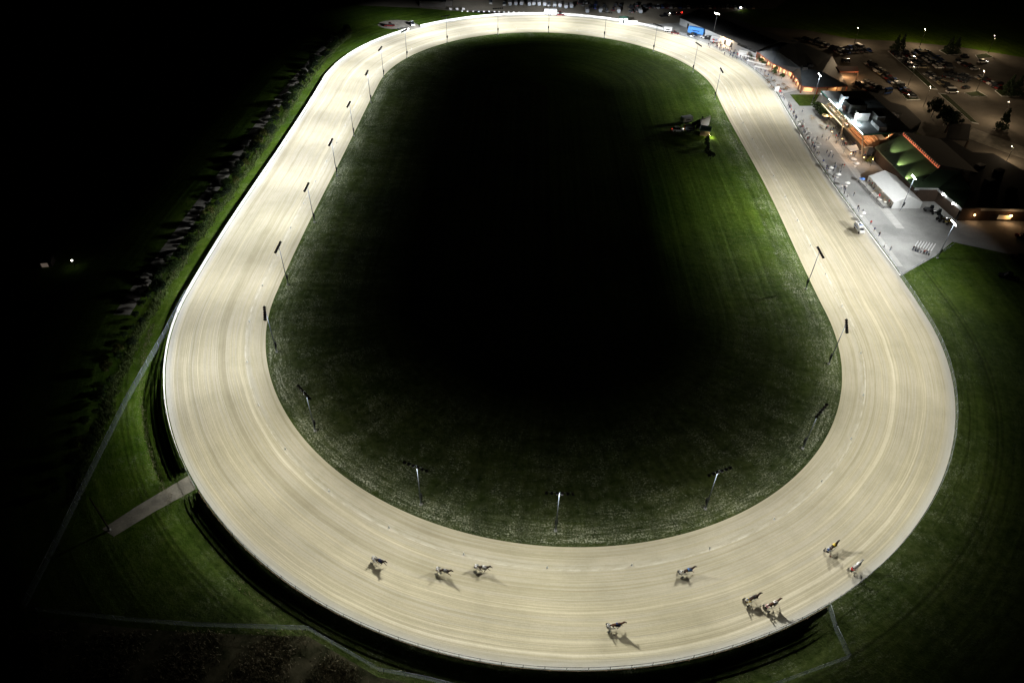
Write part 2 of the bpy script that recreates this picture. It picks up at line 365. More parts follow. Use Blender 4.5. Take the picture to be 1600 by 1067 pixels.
# ------------------------------------------------------------------ ground and track
S1 = [TL * i / 400 for i in range(401)]
S_GATE = inv(at(300, 752))[0]; S_LF = inv(at(290, 466))[0]; S_RB = inv(at(1293, 945))[0]
def sdist(a, b):
    d = abs(a - b) % TL; return min(d, TL - d)
def ditch(s, o):
    """the grass falls away outside the near turn"""
    k = 0.0
    if 575 < s < S_RB: k = min(1, (s - 575) / 15.0, (S_RB - s) / 6.0)
    if k <= 0: return 0.0
    k *= 0.0 if sdist(s, S_GATE) < 2.2 else min(1, (sdist(s, S_GATE) - 2.2) / 1.5)
    x = o - W0
    if x < .3 or x > 12: return 0.0
    prof = [(.3, 0), (.75, -.48), (1.2, -.32), (1.7, -.93), (2.2, -.72), (2.65, -1.32), (3.1, -1.08), (3.65, -1.62), (4.2, -1.45), (5.0, -1.60), (6.5, -1.0), (9, -.35), (12, 0)]  # ridge tops shaped to catch lamplight as thin stripes on the shaded slope
    for (a, za), (b_, zb) in zip(prof, prof[1:]):
        if a <= x <= b_: return k * (za + (zb - za) * (x - a) / (b_ - a))
    return 0.0
OFF = [-TR, -70, -60, -50, -40, -30, -22, -15, -10, -6, -3, 0, 8, 16, W0 - .05, W0 + .3, W0 + .75, W0 + 1.2, W0 + 1.7, W0 + 2.2, W0 + 2.65, W0 + 3.1, W0 + 3.65, W0 + 4.2, W0 + 5, W0 + 6.5, W0 + 9, W0 + 12,
       W0 + 18, W0 + 26, W0 + 40, W0 + 70, W0 + 130, W0 + 300, W0 + 800, W0 + 2500]
tag(gridmesh("ground", S1, OFF, ditch, M_grass), kind='structure')
tag(gridmesh("racing_track", S1, [0, 1, 3, 5, 7, 10, 14, 18, 22, 24.5, W0], lambda s, o: .03, M_sand), kind='structure')
# parking lots, aprons, roads
sheet("parking_lot", [(1150, 40), (1256, 47), (1330, 61), (1420, 66), (1500, 74), (1640, 97), (1800, 140), (1800, 330), (1600, 300), (1420, 200), (1330, 150), (1230, 110)], M_asph, .012)
sheet("yard", [(560, 9), (655, 13), (700, 17), (760, 18), (840, 20), (900, 22), (940, 27), (1000, 37), (1035, 45), (1062, 42), (1075, 30), (1160, 16), (1210, 14), (1230, 0), (1180, -25), (560, -25)], M_yard, .008)
ap = [T(s, W0 + 1.0) for s in range(22, 246, 6)]
sheet("apron", ap + [at(*p) for p in ((1030, 38), (1062, 36), (1120, 60), (1182, 84), (1245, 112), (1290, 150), (1340, 185), (1400, 235), (1440, 285), (1475, 300), (1510, 330), (1640, 332), (1640, 420), (1590, 400), (1488, 378), (1462, 400), (1408, 431))], M_tarm, .016)
def strip(name, s0, s1, o0, o1, m, z): return tag(gridmesh(name, [s0 + (s1 - s0) * i / 40 for i in range(41)], [o0, (o0 + o1) / 2, o1], lambda s, o: z, m), kind='structure')
strip("walkway", 24, 214, W0 + 1.0, W0 + 3.2, M_conc, .030)
strip("concrete_walk", 46, 132, W0 + 10.6, W0 + 13.4, M_conc, .036)
sheet("patio", [at(*p) for p in ((1181, 98), (1205, 108), (1236, 122), (1250, 140), (1225, 146), (1219, 143), (1200, 122), (1172, 100))], M_conc, .028)
sheet("lawn_patch", [(1234, 148), (1281, 148), (1270, 166), (1249, 166)], M_grass, .032)
sheet("entrance_path", [(1520, 200), (1560, 215), (1640, 245), (1640, 262), (1570, 238), (1508, 215)], M_gravel, .020)
sheet("access_path", [(296, 742), (306, 764), (240, 800), (178, 838), (160, 826), (215, 790)], M_gravel, .02)
sheet("turning_circle", [at(620 + 30 * cos(a), 39 + 7.2 * sin(a)) for a in [2 * pi * i / 20 for i in range(20)]], M_gravel, .02)
sheet("turning_circle_drive", [(640, 33), (655, 40), (664, 41), (658, 45), (645, 47), (630, 46)], M_gravel, .024)
rd = [(190, 492), (212, 458), (262, 392), (308, 328), (352, 270), (392, 215), (430, 165), (470, 117), (497, 86), (525, 58)]
Lr = [at(*p) for p in rd]
def offset_line(P, d):
    out = []
    for i, p in enumerate(P):
        a = P[max(0, i - 1)]; b = P[min(len(P) - 1, i + 1)]; t = (b - a).normalized(); out.append(Vector((p.x - t.y * d, p.y + t.x * d, p.z)))
    return out
sheet("gravel_road", offset_line(Lr, 2.2) + offset_line(Lr, -2.2)[::-1], M_gravel, .02)
# raised grass islands with kerbs in the parking lot
M_dull = floor_mat("dull_turf", (.012, .020, .006), (.030, .040, .014), .5, 3.0)
def island(pts, nm="kerbed_island"):
    P = [at(*p) for p in pts]
    b = MB(); b.prism([(p.x, p.y) for p in P], .0, .14); o = b.obj(nm, M_conc); tag(o, kind='structure')
    c = sum(P, Vector()) / len(P); Q = [c + (p - c) * .93 for p in P]
    b = MB(); b.prism([(p.x, p.y) for p in Q], .1, .17); tag(b.obj("island_grass", M_dull), kind='structure')
def Z2(x, y): return (1250 + x / 4.571, 20 + y / 4.571)
island([Z2(*p) for p in ((690, 470), (720, 490), (790, 565), (860, 625), (760, 628), (735, 590), (690, 530))])
island([Z2(*p) for p in ((625, 275), (690, 280), (985, 555), (935, 550), (830, 455))])
island([Z2(*p) for p in ((985, 575), (1040, 580), (1280, 800), (1230, 790))])
island([Z2(*p) for p in ((790, 262), (860, 258), (930, 290), (850, 290))])
island([Z2(*p) for p in ((990, 270), (1060, 250), (1150, 300), (1050, 305))])
island([Z2(*p) for p in ((1250, 305), (1330, 290), (1380, 320), (1270, 335))])
island([Z2(*p) for p in ((1170, 575), (1270, 560), (1340, 600), (1220, 602))])
island([Z2(*p) for p in ((1390, 560), (1440, 530), (1560, 560), (1580, 600), (1440, 600))])

# ------------------------------------------------------------------ floodlights: real lamps with a designed beam
def beam_light(name, loc, ax, energy, xs, sy, parent=None, h=12.7, col=(1, .985, .94), radius=.35, cmin=.13, xr=(-60, 100)):
    """xs: (metres in front of the mast, relative ground illuminance) - an asymmetric floodlight beam"""
    ld = bpy.data.lights.new(name, 'POINT'); ld.energy = energy; ld.color = col; ld.shadow_soft_size = radius; ld.use_nodes = True
    nt = ld.node_tree; em = nt.nodes["Emission"]
    ge = nt.nodes.new("ShaderNodeNewGeometry")
    def dot(v):
        n = nt.nodes.new("ShaderNodeVectorMath"); n.operation = 'DOT_PRODUCT'; nt.links.new(ge.outputs["Incoming"], n.inputs[0]); n.inputs[1].default_value = v; return n.outputs["Value"]
    X = dot((ax.x, ax.y, 0)); Y = dot((-ax.y, ax.x, 0)); c0 = dot((0, 0, -1))
    c = mth(nt, 'MAXIMUM', c0, cmin)
    x = mth(nt, 'MULTIPLY', mth(nt, 'DIVIDE', X, c), h); y = mth(nt, 'MULTIPLY', mth(nt, 'DIVIDE', Y, c), h)
    f = mth(nt, 'DIVIDE', mth(nt, 'SUBTRACT', x, xr[0]), xr[1] - xr[0], clamp=True)
    wx = ramp(nt, f, [((a - xr[0]) / (xr[1] - xr[0]), float(v)) for a, v in xs])
    yy = mth(nt, 'DIVIDE', y, sy); wy = mth(nt, 'POWER', 2.71828, mth(nt, 'MULTIPLY', mth(nt, 'MULTIPLY', yy, yy), -1.0))
    up = mth(nt, 'DIVIDE', mth(nt, 'ADD', c0, .02), .16, clamp=True)
    st = mth(nt, 'DIVIDE', mth(nt, 'MULTIPLY', mth(nt, 'MULTIPLY', wx, wy), up), mth(nt, 'POWER', c, 3.0))
    nt.links.new(st, em.inputs["Strength"])
    o = bpy.data.objects.new(name, ld); C.objects.link(o)
    if parent: o.parent = parent
    o.location = loc; return o
HP = 12.7
def flood_head():
    b = MB()                                    # open-fronted lamp box, back, four sides and a bracket
    b.box((-.14, 0, 0), (.10, .50, .54)); b.box((.06, .24, 0), (.30, .03, .54)); b.box((.06, -.24, 0), (.30, .03, .54))
    b.box((.10, 0, .27), (.38, .51, .03)); b.box((.02, 0, -.27), (.22, .51, .03)); b.box((-.25, 0, 0), (.12, .12, .16))
    return b.mesh("floodlight")
def flood_lens():
    b = MB(); b.box((-.06, 0, 0), (.02, .43, .48)); return b.mesh("lens")
def flood_head2():
    b = MB(); b.box((-.14, 0, 0), (.30, .52, .56)); b.box((-.36, 0, 0), (.14, .12, .16)); return b.mesh("floodlight")
def flood_lens2():
    b = MB(); b.ball((.0, 0, 0), .27, sq=(.55, .95, 1.0), sub=2); return b.mesh("lens")
def mast_mesh():
    b = MB(); b.tube((0, 0, .25), (0, 0, HP + .1), .125, .075, 10); return b.mesh("pole")
def arm_mesh():
    b = MB(); b.box((0, 0, HP - .1), (.06, 5.2, .05)); b.tube((0, -.5, HP - .7), (0, -.9, HP - .1), .025); b.tube((0, .5, HP - .7), (0, .9, HP - .1), .025); return b.mesh("crossarm")
def cab_mesh():
    b = MB(); b.box((-.22, 0, 2.7), (.42, .58, 1.1)); b.box((-.22, 0, 3.28), (.48, .64, .05)); b.box((-.16, .0, 1.7), (.22, .30, .5)); return b.mesh("control_box")
def foot_mesh():
    b = MB(); b.tube((0, 0, 0), (0, 0, .3), .35, .33, 14); b.box((0, 0, .32), (.45, .45, .04)); return b.mesh("footing")
M_pole = mat("mast_steel", (.16, .19, .23), .45, .5)
me_mast, me_arm, me_cab, me_foot, me_bank, me_lens, me_bank2, me_lens2 = mast_mesh(), arm_mesh(), cab_mesh(), foot_mesh(), flood_head(), flood_lens(), flood_head2(), flood_lens2()
for me, mm in ((me_mast, M_pole), (me_arm, M_pole), (me_cab, M_dark), (me_foot, M_conc), (me_bank, M_black), (me_lens, M_lamp), (me_bank2, M_black), (me_lens2, M_lamp)): me.materials.append(mm)
def flood_mast(base, ax, label, group, tilt=52):
    rz = atan2(ax.y, ax.x)
    t = empty("floodlight_mast", base, rz, label, "floodlight mast", group)
    for nm, me in (("pole", me_mast), ("crossarm", me_arm), ("control_box", me_cab), ("footing", me_foot)):
        o = bpy.data.objects.new(nm, me); C.objects.link(o); o.parent = t
    for k in range(6):
        o = bpy.data.objects.new("floodlight", me_bank if tilt > 40 else me_bank2); C.objects.link(o); o.parent = t; o.location = (.34, (k - 2.5) * (.98 if tilt > 40 else .52), HP); o.rotation_euler = (0, radians(tilt), radians((k - 2.5) * 5))
        l = bpy.data.objects.new("lens", me_lens if tilt > 40 else me_lens2); C.objects.link(l); l.parent = o
    return t
# masts on the infield edge: base px, brightness, ordinal words
MAST = [((1259, 451.5), 1.0, "where the home straight meets the near turn"), ((1294.7, 568.7), 1.0, "right side of the near turn, beside the widest grass"),
        ((432.5, 550), 1.3, "left side of the near turn where the turf is narrowest"), ((450, 445), 1.6, "at the near end of the back straight"),
        ((491.3, 348), 1.9, "second along the back straight from the near turn"), ((526.6, 275), 2.3, "third along the back straight from the near turn"),
        ((553, 213), 2.3, "fourth along the back straight from the near turn"),
        ((579.7, 161), 2.3, "fifth along the back straight from the near turn"), ((599.7, 121), 2.3, "at the far end of the back straight"),
        ((636, 91), 2.3, "opposite the red vehicle on the gravel circle"), ((698.7, 66.6), 2.6, "left part of the far turn"),
        ((777.9, 54.4), 2.6, "left of the middle of the far turn"), ((856.7, 51), 2.6, "at the middle of the far turn below the white lorry"),
        ((944, 60), 2.3, "right of the middle of the far turn"), ((1021, 81), 2.0, "right part of the far turn opposite the white trailer"),
        ((1082.5, 113), 1.9, "at the far turn opposite the long grey barn"), ((1116.6, 155.6), 1.5, "at the far end of the home straight"),
        ((657.8, 788), .92, "left of the middle of the near turn, pale post"), ((868, 829), .92, "at the middle of the near turn, nearest of all masts"),
        ((1102, 795), .92, "right of the middle of the near turn, leaning right"), ((1254, 701), .95, "lower right of the near turn"),
        ((492.5, 673.4), 1.05, "lower left of the near turn")]
E0 = 6000.0
XNR = [(-60, 0), (-42, .0), (-30, .022), (-20, .062), (-11, .15), (-3, .42), (3, .85), (12, 1.0), (25, 1.0), (30, .42), (36, .14), (43, .05), (51, .013), (62, .0)]
XTP = [(-60, 0), (-20, .0), (-12, .03), (-6, .12), (-1, .45), (4, .85), (12, 1.0), (25, 1.0), (30, .55), (36, .34), (44, .20), (56, .10), (70, .03), (84, .0)]
XIN = [(-60, 0), (-36, .0), (-25, .014), (-16, .05), (-8, .16), (-2, .42), (3, .85), (12, 1.0), (25, 1.0), (30, .55), (34, .30), (39, .11), (44, .03), (50, .005), (60, .0)]
for (bp_, k, words) in MAST:
    P = at(*bp_); s, n = inv(P); ax = outn(s)
    t = flood_mast(P, ax, "infield floodlight mast, " + words, "floodlight masts round the infield")
    beam_light("flood_beam", (P.x + ax.x * 1.1, P.y + ax.y * 1.1, HP - .25), ax, E0 * k, XTP if bp_[1] < 120 and bp_[0] > 690 else XIN if k > 1.2 else XNR, 18 if k > 1.2 else 25, radius=.8, col=(.96, .98, 1.0) if k > 1.8 else (.98, .985, .98) if k > 1.25 else (1, .975, .865))
XAP = [(-60, .0), (-26, .0), (-14, .05), (-5, .28), (3, .8), (9, 1.0), (20, .74), (27, .68), (34, .98), (42, 1.0), (52, .58), (62, .26), (74, .07), (88, .0)]
XDP = [(-60, .0), (-8, .0), (-3, .04), (1, .5), (9, 1.0), (22, .75), (32, .5), (42, .36), (55, .22), (72, .10), (90, .03), (100, .0)]
for bp_, tp, k, words in (((1406.4, 330), None, 1.0, "beside the front corner of the white tent"), ((1464, 403.7), None, .9, "on the grass behind the small bleachers"),
                      ((1268, 163), None, 1.0, "by the lawn patch left of the grandstand"), ((1113, 61.5), None, 1.0, "behind the grey cabin in front of the long barn")):
    P = at(*bp_); s, n = inv(P); ax = -outn(s)
    t = flood_mast(P, ax, "lit floodlight mast " + words, "floodlight masts on the spectator side", 22)
    beam_light("flood_beam", (P.x + ax.x * 1.1, P.y + ax.y * 1.1, HP - .2), ax, E0 * k * 1.12, XDP if bp_[0] == 1113 else XAP, 34, radius=.2)
# ------------------------------------------------------------------ barriers and fences
def run_pts(s0, s1, off, step=2.0):
    n = max(2, int((s1 - s0) / step)); return [(s0 + (s1 - s0) * i / n) for i in range(n + 1)]
def board_wall(name, s0, s1, label, h=1.15, off=W0 + .25, boards=((.10, .36), (.46, .72), (.82, 1.15)), m=None, group="white barrier boards round the track"):
    t = empty(name, T((s0 + s1) / 2, off), 0, label, "barrier", group); t.location = (0, 0, 0)
    S = run_pts(s0, s1, off)
    for (a, b_) in boards:
        mb = MB()
        q = []
        for s in S:
            i, o = T(s, off - .03), T(s, off + .03); q.append([mb.bm.verts.new((p.x, p.y, z)) for p, z in ((i, a), (o, a), (o, b_), (i, b_))])
        for u, v in zip(q, q[1:]):
            for k in range(4): mb.bm.faces.new([u[k], u[(k + 1) % 4], v[(k + 1) % 4], v[k]])
        mb.bm.faces.new(q[0]); mb.bm.faces.new(q[-1][::-1]); bmesh.ops.recalc_face_normals(mb.bm, faces=mb.bm.faces[:])
        mb.obj("board", m or M_white, t)
    mb = MB()
    n = max(2, int((s1 - s0) / 3.6))
    for i in range(n + 1):
        s = s0 + (s1 - s0) * i / n; p = T(s, off + .12); mb.box((p.x, p.y, h / 2 + .02), (.12, .12, h + .05), atan2(outn(s).y, outn(s).x))
    o = mb.obj("post", M_wood if m else M_steel, t); tag(o, kind="stuff")
    return t
s_c1 = inv(at(641, 48))[0]; s_c2 = inv(at(658.5, 43.5))[0]; s_r = inv(at(1035, 48))[0]; s_ap = inv(at(1405, 431))[0]
board_wall("track_barrier", s_r, s_c2, "white board barrier round the far turn, from the white booth to the gravel circle", 1.2, boards=((.06, .40), (.44, .78), (.82, 1.18)))
board_wall("track_barrier", s_c1, 565, "white board barrier along the whole back straight beside the dark hedge", 1.2, boards=((.06, .40), (.44, .78), (.82, 1.18)))
board_wall("track_barrier", 565.3, S_GATE - 2.6, "white board barrier between the wire fence corner and the gravel path", 1.1, boards=((.12, .38), (.50, .76), (.86, 1.10)))

def wire_fence(name, P, h, label, group=None, step=3.6, mesh_m=None, post_m=None, rail=True, r=.035):
    t = empty(name, (0, 0, 0), 0, label, "fence", group)
    mb = MB()
    for a, b_ in zip(P, P[1:]):
        mb.poly([(a.x, a.y, a.z + .03), (b_.x, b_.y, b_.z + .03), (b_.x, b_.y, b_.z + h), (a.x, a.y, a.z + h)])
    mb.obj("wire_mesh", mesh_m or M_mesh, t)
    if rail:
        mb = MB()
        for a, b_ in zip(P, P[1:]): mb.tube((a.x, a.y, a.z + h), (b_.x, b_.y, b_.z + h), r, n=5)
        mb.obj("top_rail", post_m or M_steel, t)
    pm = MB(); pm.tube((0, 0, 0), (0, 0, h + .05), r * 1.2, n=6); pme = pm.mesh("post"); pme.materials.append(post_m or M_steel)
    pos = [P[0]]; acc = 0
    for a, b_ in zip(P, P[1:]):
        L = (b_ - a).length; d = step - acc
        while d < L: pos.append(a + (b_ - a) * (d / L)); d += step
        acc = L - (d - step)
    for p in pos[:99]:
        o = bpy.data.objects.new("post", pme); C.objects.link(o); o.parent = t; o.location = p
    return t
GF = "wire fences round the grounds"
wire_fence("wire_fence", [at(292, 462), at(262, 519), at(200, 628), at(133, 764), at(90, 852), at(40, 950)], 1.9, "long straight wire fence running down the left lawn from the back straight", GF)
wire_fence("wire_fence", [at(60, 955), at(200, 970), at(300, 978), at(482, 984), at(592, 1048), at(662, 1061), at(760, 1085)], 1.5, "wire fence bending twice along the bottom left lawn, rough grass behind", GF)
wire_fence("wire_fence", [at(1294, 951), at(1304, 985), at(1325, 1029), at(1262, 1052), at(1200, 1075)], 1.7, "wire fence with a sharp corner below the right part of the near turn", GF)
wire_fence("trackside_fence", [T(s, W0 + .15) for s in run_pts(S_GATE + 2.6, S_RB, 0, 3.0)], 1.25, "wire fence with thin posts along the outside of the near turn", "trackside fences", 3.7, M_mesh, M_dark)
wire_fence("trackside_fence", [T(s, W0 + .15) for s in run_pts(S_RB - TL, s_ap, 0, 3.0)], 1.15, "wire fence with white top rail up the right side of the near turn", "trackside fences", 3.0, M_netw, M_steel, True, .022)
wire_fence("trackside_fence", [T(s, W0 + .55) for s in run_pts(s_ap, s_r - 2, 0, 3.0)], 1.0, "pale rail fence between the home straight and the grey spectator apron", "trackside fences", 2.9, M_netw, M_steel, True, .035)
wire_fence("trackside_fence", [at(1408, 432), at(1440, 412), at(1462, 402), at(1490, 384)], 1.1, "short fence closing the near end of the spectator apron", "trackside fences", 3.0, M_netw, M_steel)
# kerb strip between track and apron
tag(gridmesh("kerb_strip", [s_ap + (s_r - s_ap) * i / 60 for i in range(61)], [W0 + .02, W0 + .25, W0 + .45, W0 + .47], lambda s, o: .14 if o < W0 + .46 else .03, M_white), kind='structure')
# brown board edging under the near-turn fence
board_wall("track_edging", S_GATE + 2.6, S_RB - .5, "low weathered boards under the wire fence of the near turn", .3, W0 + .3, boards=((.02, .28),), m=M_wood, group="board edging of the track")
# gate of wires over the path
g = empty("path_gate", T(S_GATE, W0 + .3), atan2(outn(S_GATE).y, outn(S_GATE).x), "closed wire gate where the gravel path meets the track", "gate")
mb = MB(); [mb.tube((0, -2.5, z), (0, 2.5, z), .03, n=5) for z in (.15, 1.2)]; [mb.tube((0, y, 0), (0, y, 1.2), .03, n=5) for y in (-2.5, 0, 2.5)]; mb.obj("gate_frame", M_steel, g)
mb = MB(); mb.poly([(0.01, -2.5, .15), (0.01, 2.5, .15), (0.01, 2.5, 1.2), (0.01, -2.5, 1.2)]); mb.obj("wire_mesh", M_mesh, g)

# white pylons of the inner course
pm = MB(); pm.cone((0, 0, .02), .14, .75, 8, 0, .05); pm.tube((0, 0, 0), (0, 0, .04), .22, n=8); pyl = pm.mesh("pylon"); pyl.materials.append(M_white)
for i in range(52):
    s = 15.3 * i + 3
    o = bpy.data.objects.new("course_pylon", pyl); C.objects.link(o); o.location = T(s, 5.0 + .0, .03)
    tag(o, "small white pylon standing on the pale line of the inner course", "pylon", "white pylons marking the inner course")

# ------------------------------------------------------------------ skinned bodies
def skin_mesh(name, V, E_, Rr, sub=1, mats=None, matf=None, root=0):
    me = bpy.data.meshes.new(name); me.from_pydata(V, E_, []); o = bpy.data.objects.new("tmp", me); C.objects.link(o)
    sk = o.modifiers.new("s", 'SKIN'); sk.use_smooth_shade = True
    for i, r in enumerate(Rr):
        me.skin_vertices[0].data[i].radius = (r, r) if not isinstance(r, tuple) else r
        me.skin_vertices[0].data[i].use_root = (i == root)
    if sub: ss = o.modifiers.new("u", 'SUBSURF'); ss.levels = sub; ss.render_levels = sub
    dg = bpy.context.evaluated_depsgraph_get(); dg.update()
    out = bpy.data.meshes.new_from_object(o.evaluated_get(dg)); out.name = name
    bpy.data.objects.remove(o); bpy.data.meshes.remove(me)
    if mats:
        out.materials.clear()
        for m in mats: out.materials.append(m)
        for p in out.polygons: p.material_index = matf(p.center); p.use_smooth = True
    return out
# person standing: joints
def person_mesh(name, shirt, trouser, pose=0, hair=None):
    a = (.25, -.12, .1)[pose]; bnd = (.0, .08, -.05)[pose]
    V = [(0, 0, .93), (0.02 + bnd * .3, 0, 1.15), (bnd, 0, 1.38), (bnd, 0, 1.50), (bnd + .02, 0, 1.63), (bnd + .02, 0, 1.73),
         (0, .10, .90), (.06 * (1 + pose), .11, .50), (-.02, .11, .09), (.12, .12, .05),
         (0, -.10, .90), (-.03 * pose + .02, -.11, .50), (-.06 * pose, -.11, .09), (.14 - .06 * pose, -.12, .05),
         (bnd, .18, 1.40), (a * .3, .25, 1.12), (a + .05, .22, .90), (a + .09, .21, .82),
         (bnd, -.18, 1.40), (a * .5, -.26, 1.13), (a + .10, -.20, .95 + .1 * pose), (a + .16, -.18, .90 + .1 * pose)]
    E_ = [(0, 1), (1, 2), (2, 3), (3, 4), (4, 5), (0, 6), (6, 7), (7, 8), (8, 9), (0, 10), (10, 11), (11, 12), (12, 13), (2, 14), (14, 15), (15, 16), (16, 17), (2, 18), (18, 19), (19, 20), (20, 21)]
    R_ = [.14, .13, .16, .055, .095, .08, .10, .065, .045, .04, .10, .065, .045, .04, .065, .045, .032, .028, .065, .045, .032, .028]
    def mf(c):
        if c.z > 1.66: return 3
        if c.z > 1.49: return 2
        if c.z > .92 and abs(c.y) < .24 + .1: return 0 if not (c.x > .2 and c.z < 1.0) else 2
        if abs(c.y) > .165 and c.z > .75: return 2
        return 1 if c.z > .1 else 4
    return skin_mesh(name, V, E_, R_, 1, [shirt, trouser, M_skin, hair or M_hair, M_black], mf)
M_hair = mat("hair_brown", (.06, .04, .025), .8)
cloth = {n: mat("cloth_" + n, c, .85, var=.15) for n, c in dict(white=(.75, .75, .75), navy=(.03, .05, .14), red=(.50, .04, .04), black=(.02, .02, .022), grey=(.22, .23, .25),
                                                                green=(.05, .25, .10), blue=(.10, .22, .55), pink=(.62, .28, .32), yellow=(.70, .52, .06), denim=(.08, .12, .20), tan=(.35, .28, .18)).items()}
PKIND = [("white", "denim", 0), ("black", "denim", 1), ("navy", "tan", 0), ("red", "black", 2), ("grey", "navy", 1), ("black", "navy", 0), ("navy", "black", 1), ("grey", "denim", 0), ("black", "black", 2), ("white", "black", 1)]
PM = [person_mesh("person_body", cloth[a], cloth[b_], p) for a, b_, p in PKIND]
def person(P, k, rz, label, group):
    o = bpy.data.objects.new("person", PM[k % len(PM)]); C.objects.link(o); o.location = P; o.rotation_euler = (0, 0, rz)
    sc = random.uniform(.95, 1.06); o.scale = (sc * 1.1, sc * 1.1, sc)
    c = PKIND[k % len(PM)]
    return tag(o, label % (c[0], c[1]), "person", group)

# ------------------------------------------------------------------ horses, sulkies, drivers
def horse_mesh(name, g, coat, pts, mode=0):
    n0 = [(-.72, 0, 1.38), (-.30, 0, 1.34), (.15, 0, 1.27), (.55, 0, 1.30), (.86, 0, 1.52), (1.14, 0, 1.82), (1.36, 0, 2.02), (1.56, 0, 1.88), (1.80, 0, 1.68)]
    E_ = [(i, i + 1) for i in range(8)]
    R_ = [.27, .28, .31, .29, .21, .145, .12, .10, .065]
    V = list(n0)
    def leg(root, ps, rs):
        k = len(V); V.extend(ps); R_.extend(rs); E_.append((root, k)); E_.extend((k + i, k + i + 1) for i in range(len(ps) - 1))
    f = (1, -1)[g]
    # fore legs reaching / folding, hind legs driving / swinging, diagonal pairs of a trot
    for sy in (1, -1):
        fw = (sy * f > 0)
        if fw: leg(3, [(.62, sy * .17, .98), (.95, sy * .17, .72), (1.22, sy * .17, .40), (1.36, sy * .17, .30)], [.12, .07, .045, .055])
        else: leg(3, [(.55, sy * .17, .95), (.50, sy * .17, .58), (.30, sy * .17, .26), (.22, sy * .17, .06)], [.12, .065, .045, .055])
        if not fw: leg(0, [(-.62, sy * .16, 1.02), (-.50, sy * .16, .66), (-.22, sy * .16, .30), (-.08, sy * .16, .08)], [.17, .08, .045, .055])
        else: leg(0, [(-.74, sy * .16, 1.00), (-1.10, sy * .16, .66), (-1.22, sy * .16, .34), (-1.38, sy * .16, .24)], [.17, .08, .045, .055])
    k = len(V); V.extend([(1.36, .06, 2.16), (1.36, -.06, 2.16)]); R_.extend([.03, .03]); E_.extend([(6, k), (6, k + 1)])
    return skin_mesh(name, V, E_, R_, 1, [coat, pts], lambda c: 1 if (c.z < .55 or c.x > 1.62) else 0, 2)
coats = [mat("coat_bay", (.055, .028, .016), .45, var=.2), mat("coat_dark_bay", (.035, .018, .012), .4, var=.2), mat("coat_chestnut", (.105, .048, .024), .45, var=.2), mat("coat_grey", (.52, .52, .52), .6, var=.2)]
HM = [[horse_mesh("horse_body", g, c, M_black) for c in coats] for g in (0, 1)]
def driver_mesh(name, jacket, trouser, helmet):
    V = [(-1.42, 0, .80), (-1.52, 0, 1.05), (-1.56, 0, 1.28), (-1.52, 0, 1.40), (-1.48, 0, 1.52), (-1.48, 0, 1.64)]
    E_ = [(i, i + 1) for i in range(5)]; R_ = [.15, .14, .17, .06, .12, .10]
    for sy in (1, -1):
        k = len(V); V.extend([(-1.36, sy * .13, .78), (-.90, sy * .30, .92), (-.50, sy * .36, .66), (-.38, sy * .37, .72)]); E_.extend([(0, k), (k, k + 1), (k + 1, k + 2), (k + 2, k + 3)]); R_.extend([.11, .08, .055, .05])
        k = len(V); V.extend([(-1.54, sy * .20, 1.30), (-1.34, sy * .29, 1.08), (-1.04, sy * .16, 1.16), (-.95, sy * .13, 1.18)]); E_.extend([(2, k), (k, k + 1), (k + 1, k + 2), (k + 2, k + 3)]); R_.extend([.075, .055, .04, .035])
    def mf(c):
        if c.z > 1.50: return 2
        if c.z > 1.42: return 4
        if c.x > -1.05 and c.z > 1.05: return 4
        if c.z > .95 and c.x < -1.0 and not (c.x > -1.2 and c.z < 1.0): return 0
        return 1 if c.x < -.55 else 3
    return skin_mesh(name, V, E_, R_, 1, [jacket, trouser, helmet, M_black, M_skin], mf)
def sulky_parts():
    P = {}
    b = MB()
    for sy in (1, -1):
        pts = [(-1.25, sy * .44, .55), (-.8, sy * .44, .70), (0, sy * .43, .95), (.55, sy * .40, 1.15), (.75, sy * .36, 1.18)]
        for a, c in zip(pts, pts[1:]): b.tube(a, c, .028, n=6)
        b.tube((-1.25, sy * .44, .55), (-1.35, sy * .68, .36), .03, n=6); b.tube((-1.35, sy * .50, .36), (-1.35, sy * .50, .64), .03, n=6)
    b.tube((-1.25, -.44, .57), (-1.25, .44, .57), .035, n=6); b.tube((-.62, -.44, .66), (-.62, .44, .66), .02, n=6)
    P["shaft_frame"] = (b.mesh("shaft_frame"), M_steel)
    b = MB(); b.box((-1.45, 0, .64), (.42, .40, .06)); b.box((-1.66, 0, .73), (.05, .38, .20)); P["seat"] = (b.mesh("seat"), M_black)
    return P
SP = sulky_parts()
wb = MB(); wb.tube((0, -.02, 0), (0, .02, 0), .335, n=20); wheel_me = wb.mesh("wheel_disc"); wheel_me.materials.append(mat("disc_white", (.72, .73, .75), .4, var=.03))
tb = MB()
for i in range(20):
    a, c = 2 * pi * i / 20, 2 * pi * (i + 1) / 20; tb.tube((cos(a) * .345, 0, sin(a) * .345), (cos(c) * .345, 0, sin(c) * .345), .024, n=5, cap=False)
tyre_me = tb.mesh("tyre"); tyre_me.materials.append(M_tyre)
for me, mm in SP.values(): me.materials.append(mm)
cb = MB()
for i in range(9):      # saddle cloth over back
    a0, a1 = -1.35 + 2.7 * i / 9, -1.35 + 2.7 * (i + 1) / 9
    cb.poly([(x, sin(a) * .35, 1.28 + cos(a) * .35) for x, a in ((-.12, a0), (.70, a0), (.70, a1), (-.12, a1))][::-1])
cloth_me = cb.mesh("saddle_cloth")
hb = MB()
for (x0, r) in ((-.05, .335), (.66, .315)):
    for i in range(16):
        a, c = 2 * pi * i / 16, 2 * pi * (i + 1) / 16; hb.tube((x0, sin(a) * r, 1.27 + cos(a) * r), (x0, sin(c) * r, 1.27 + cos(c) * r), .02, n=4, cap=False)
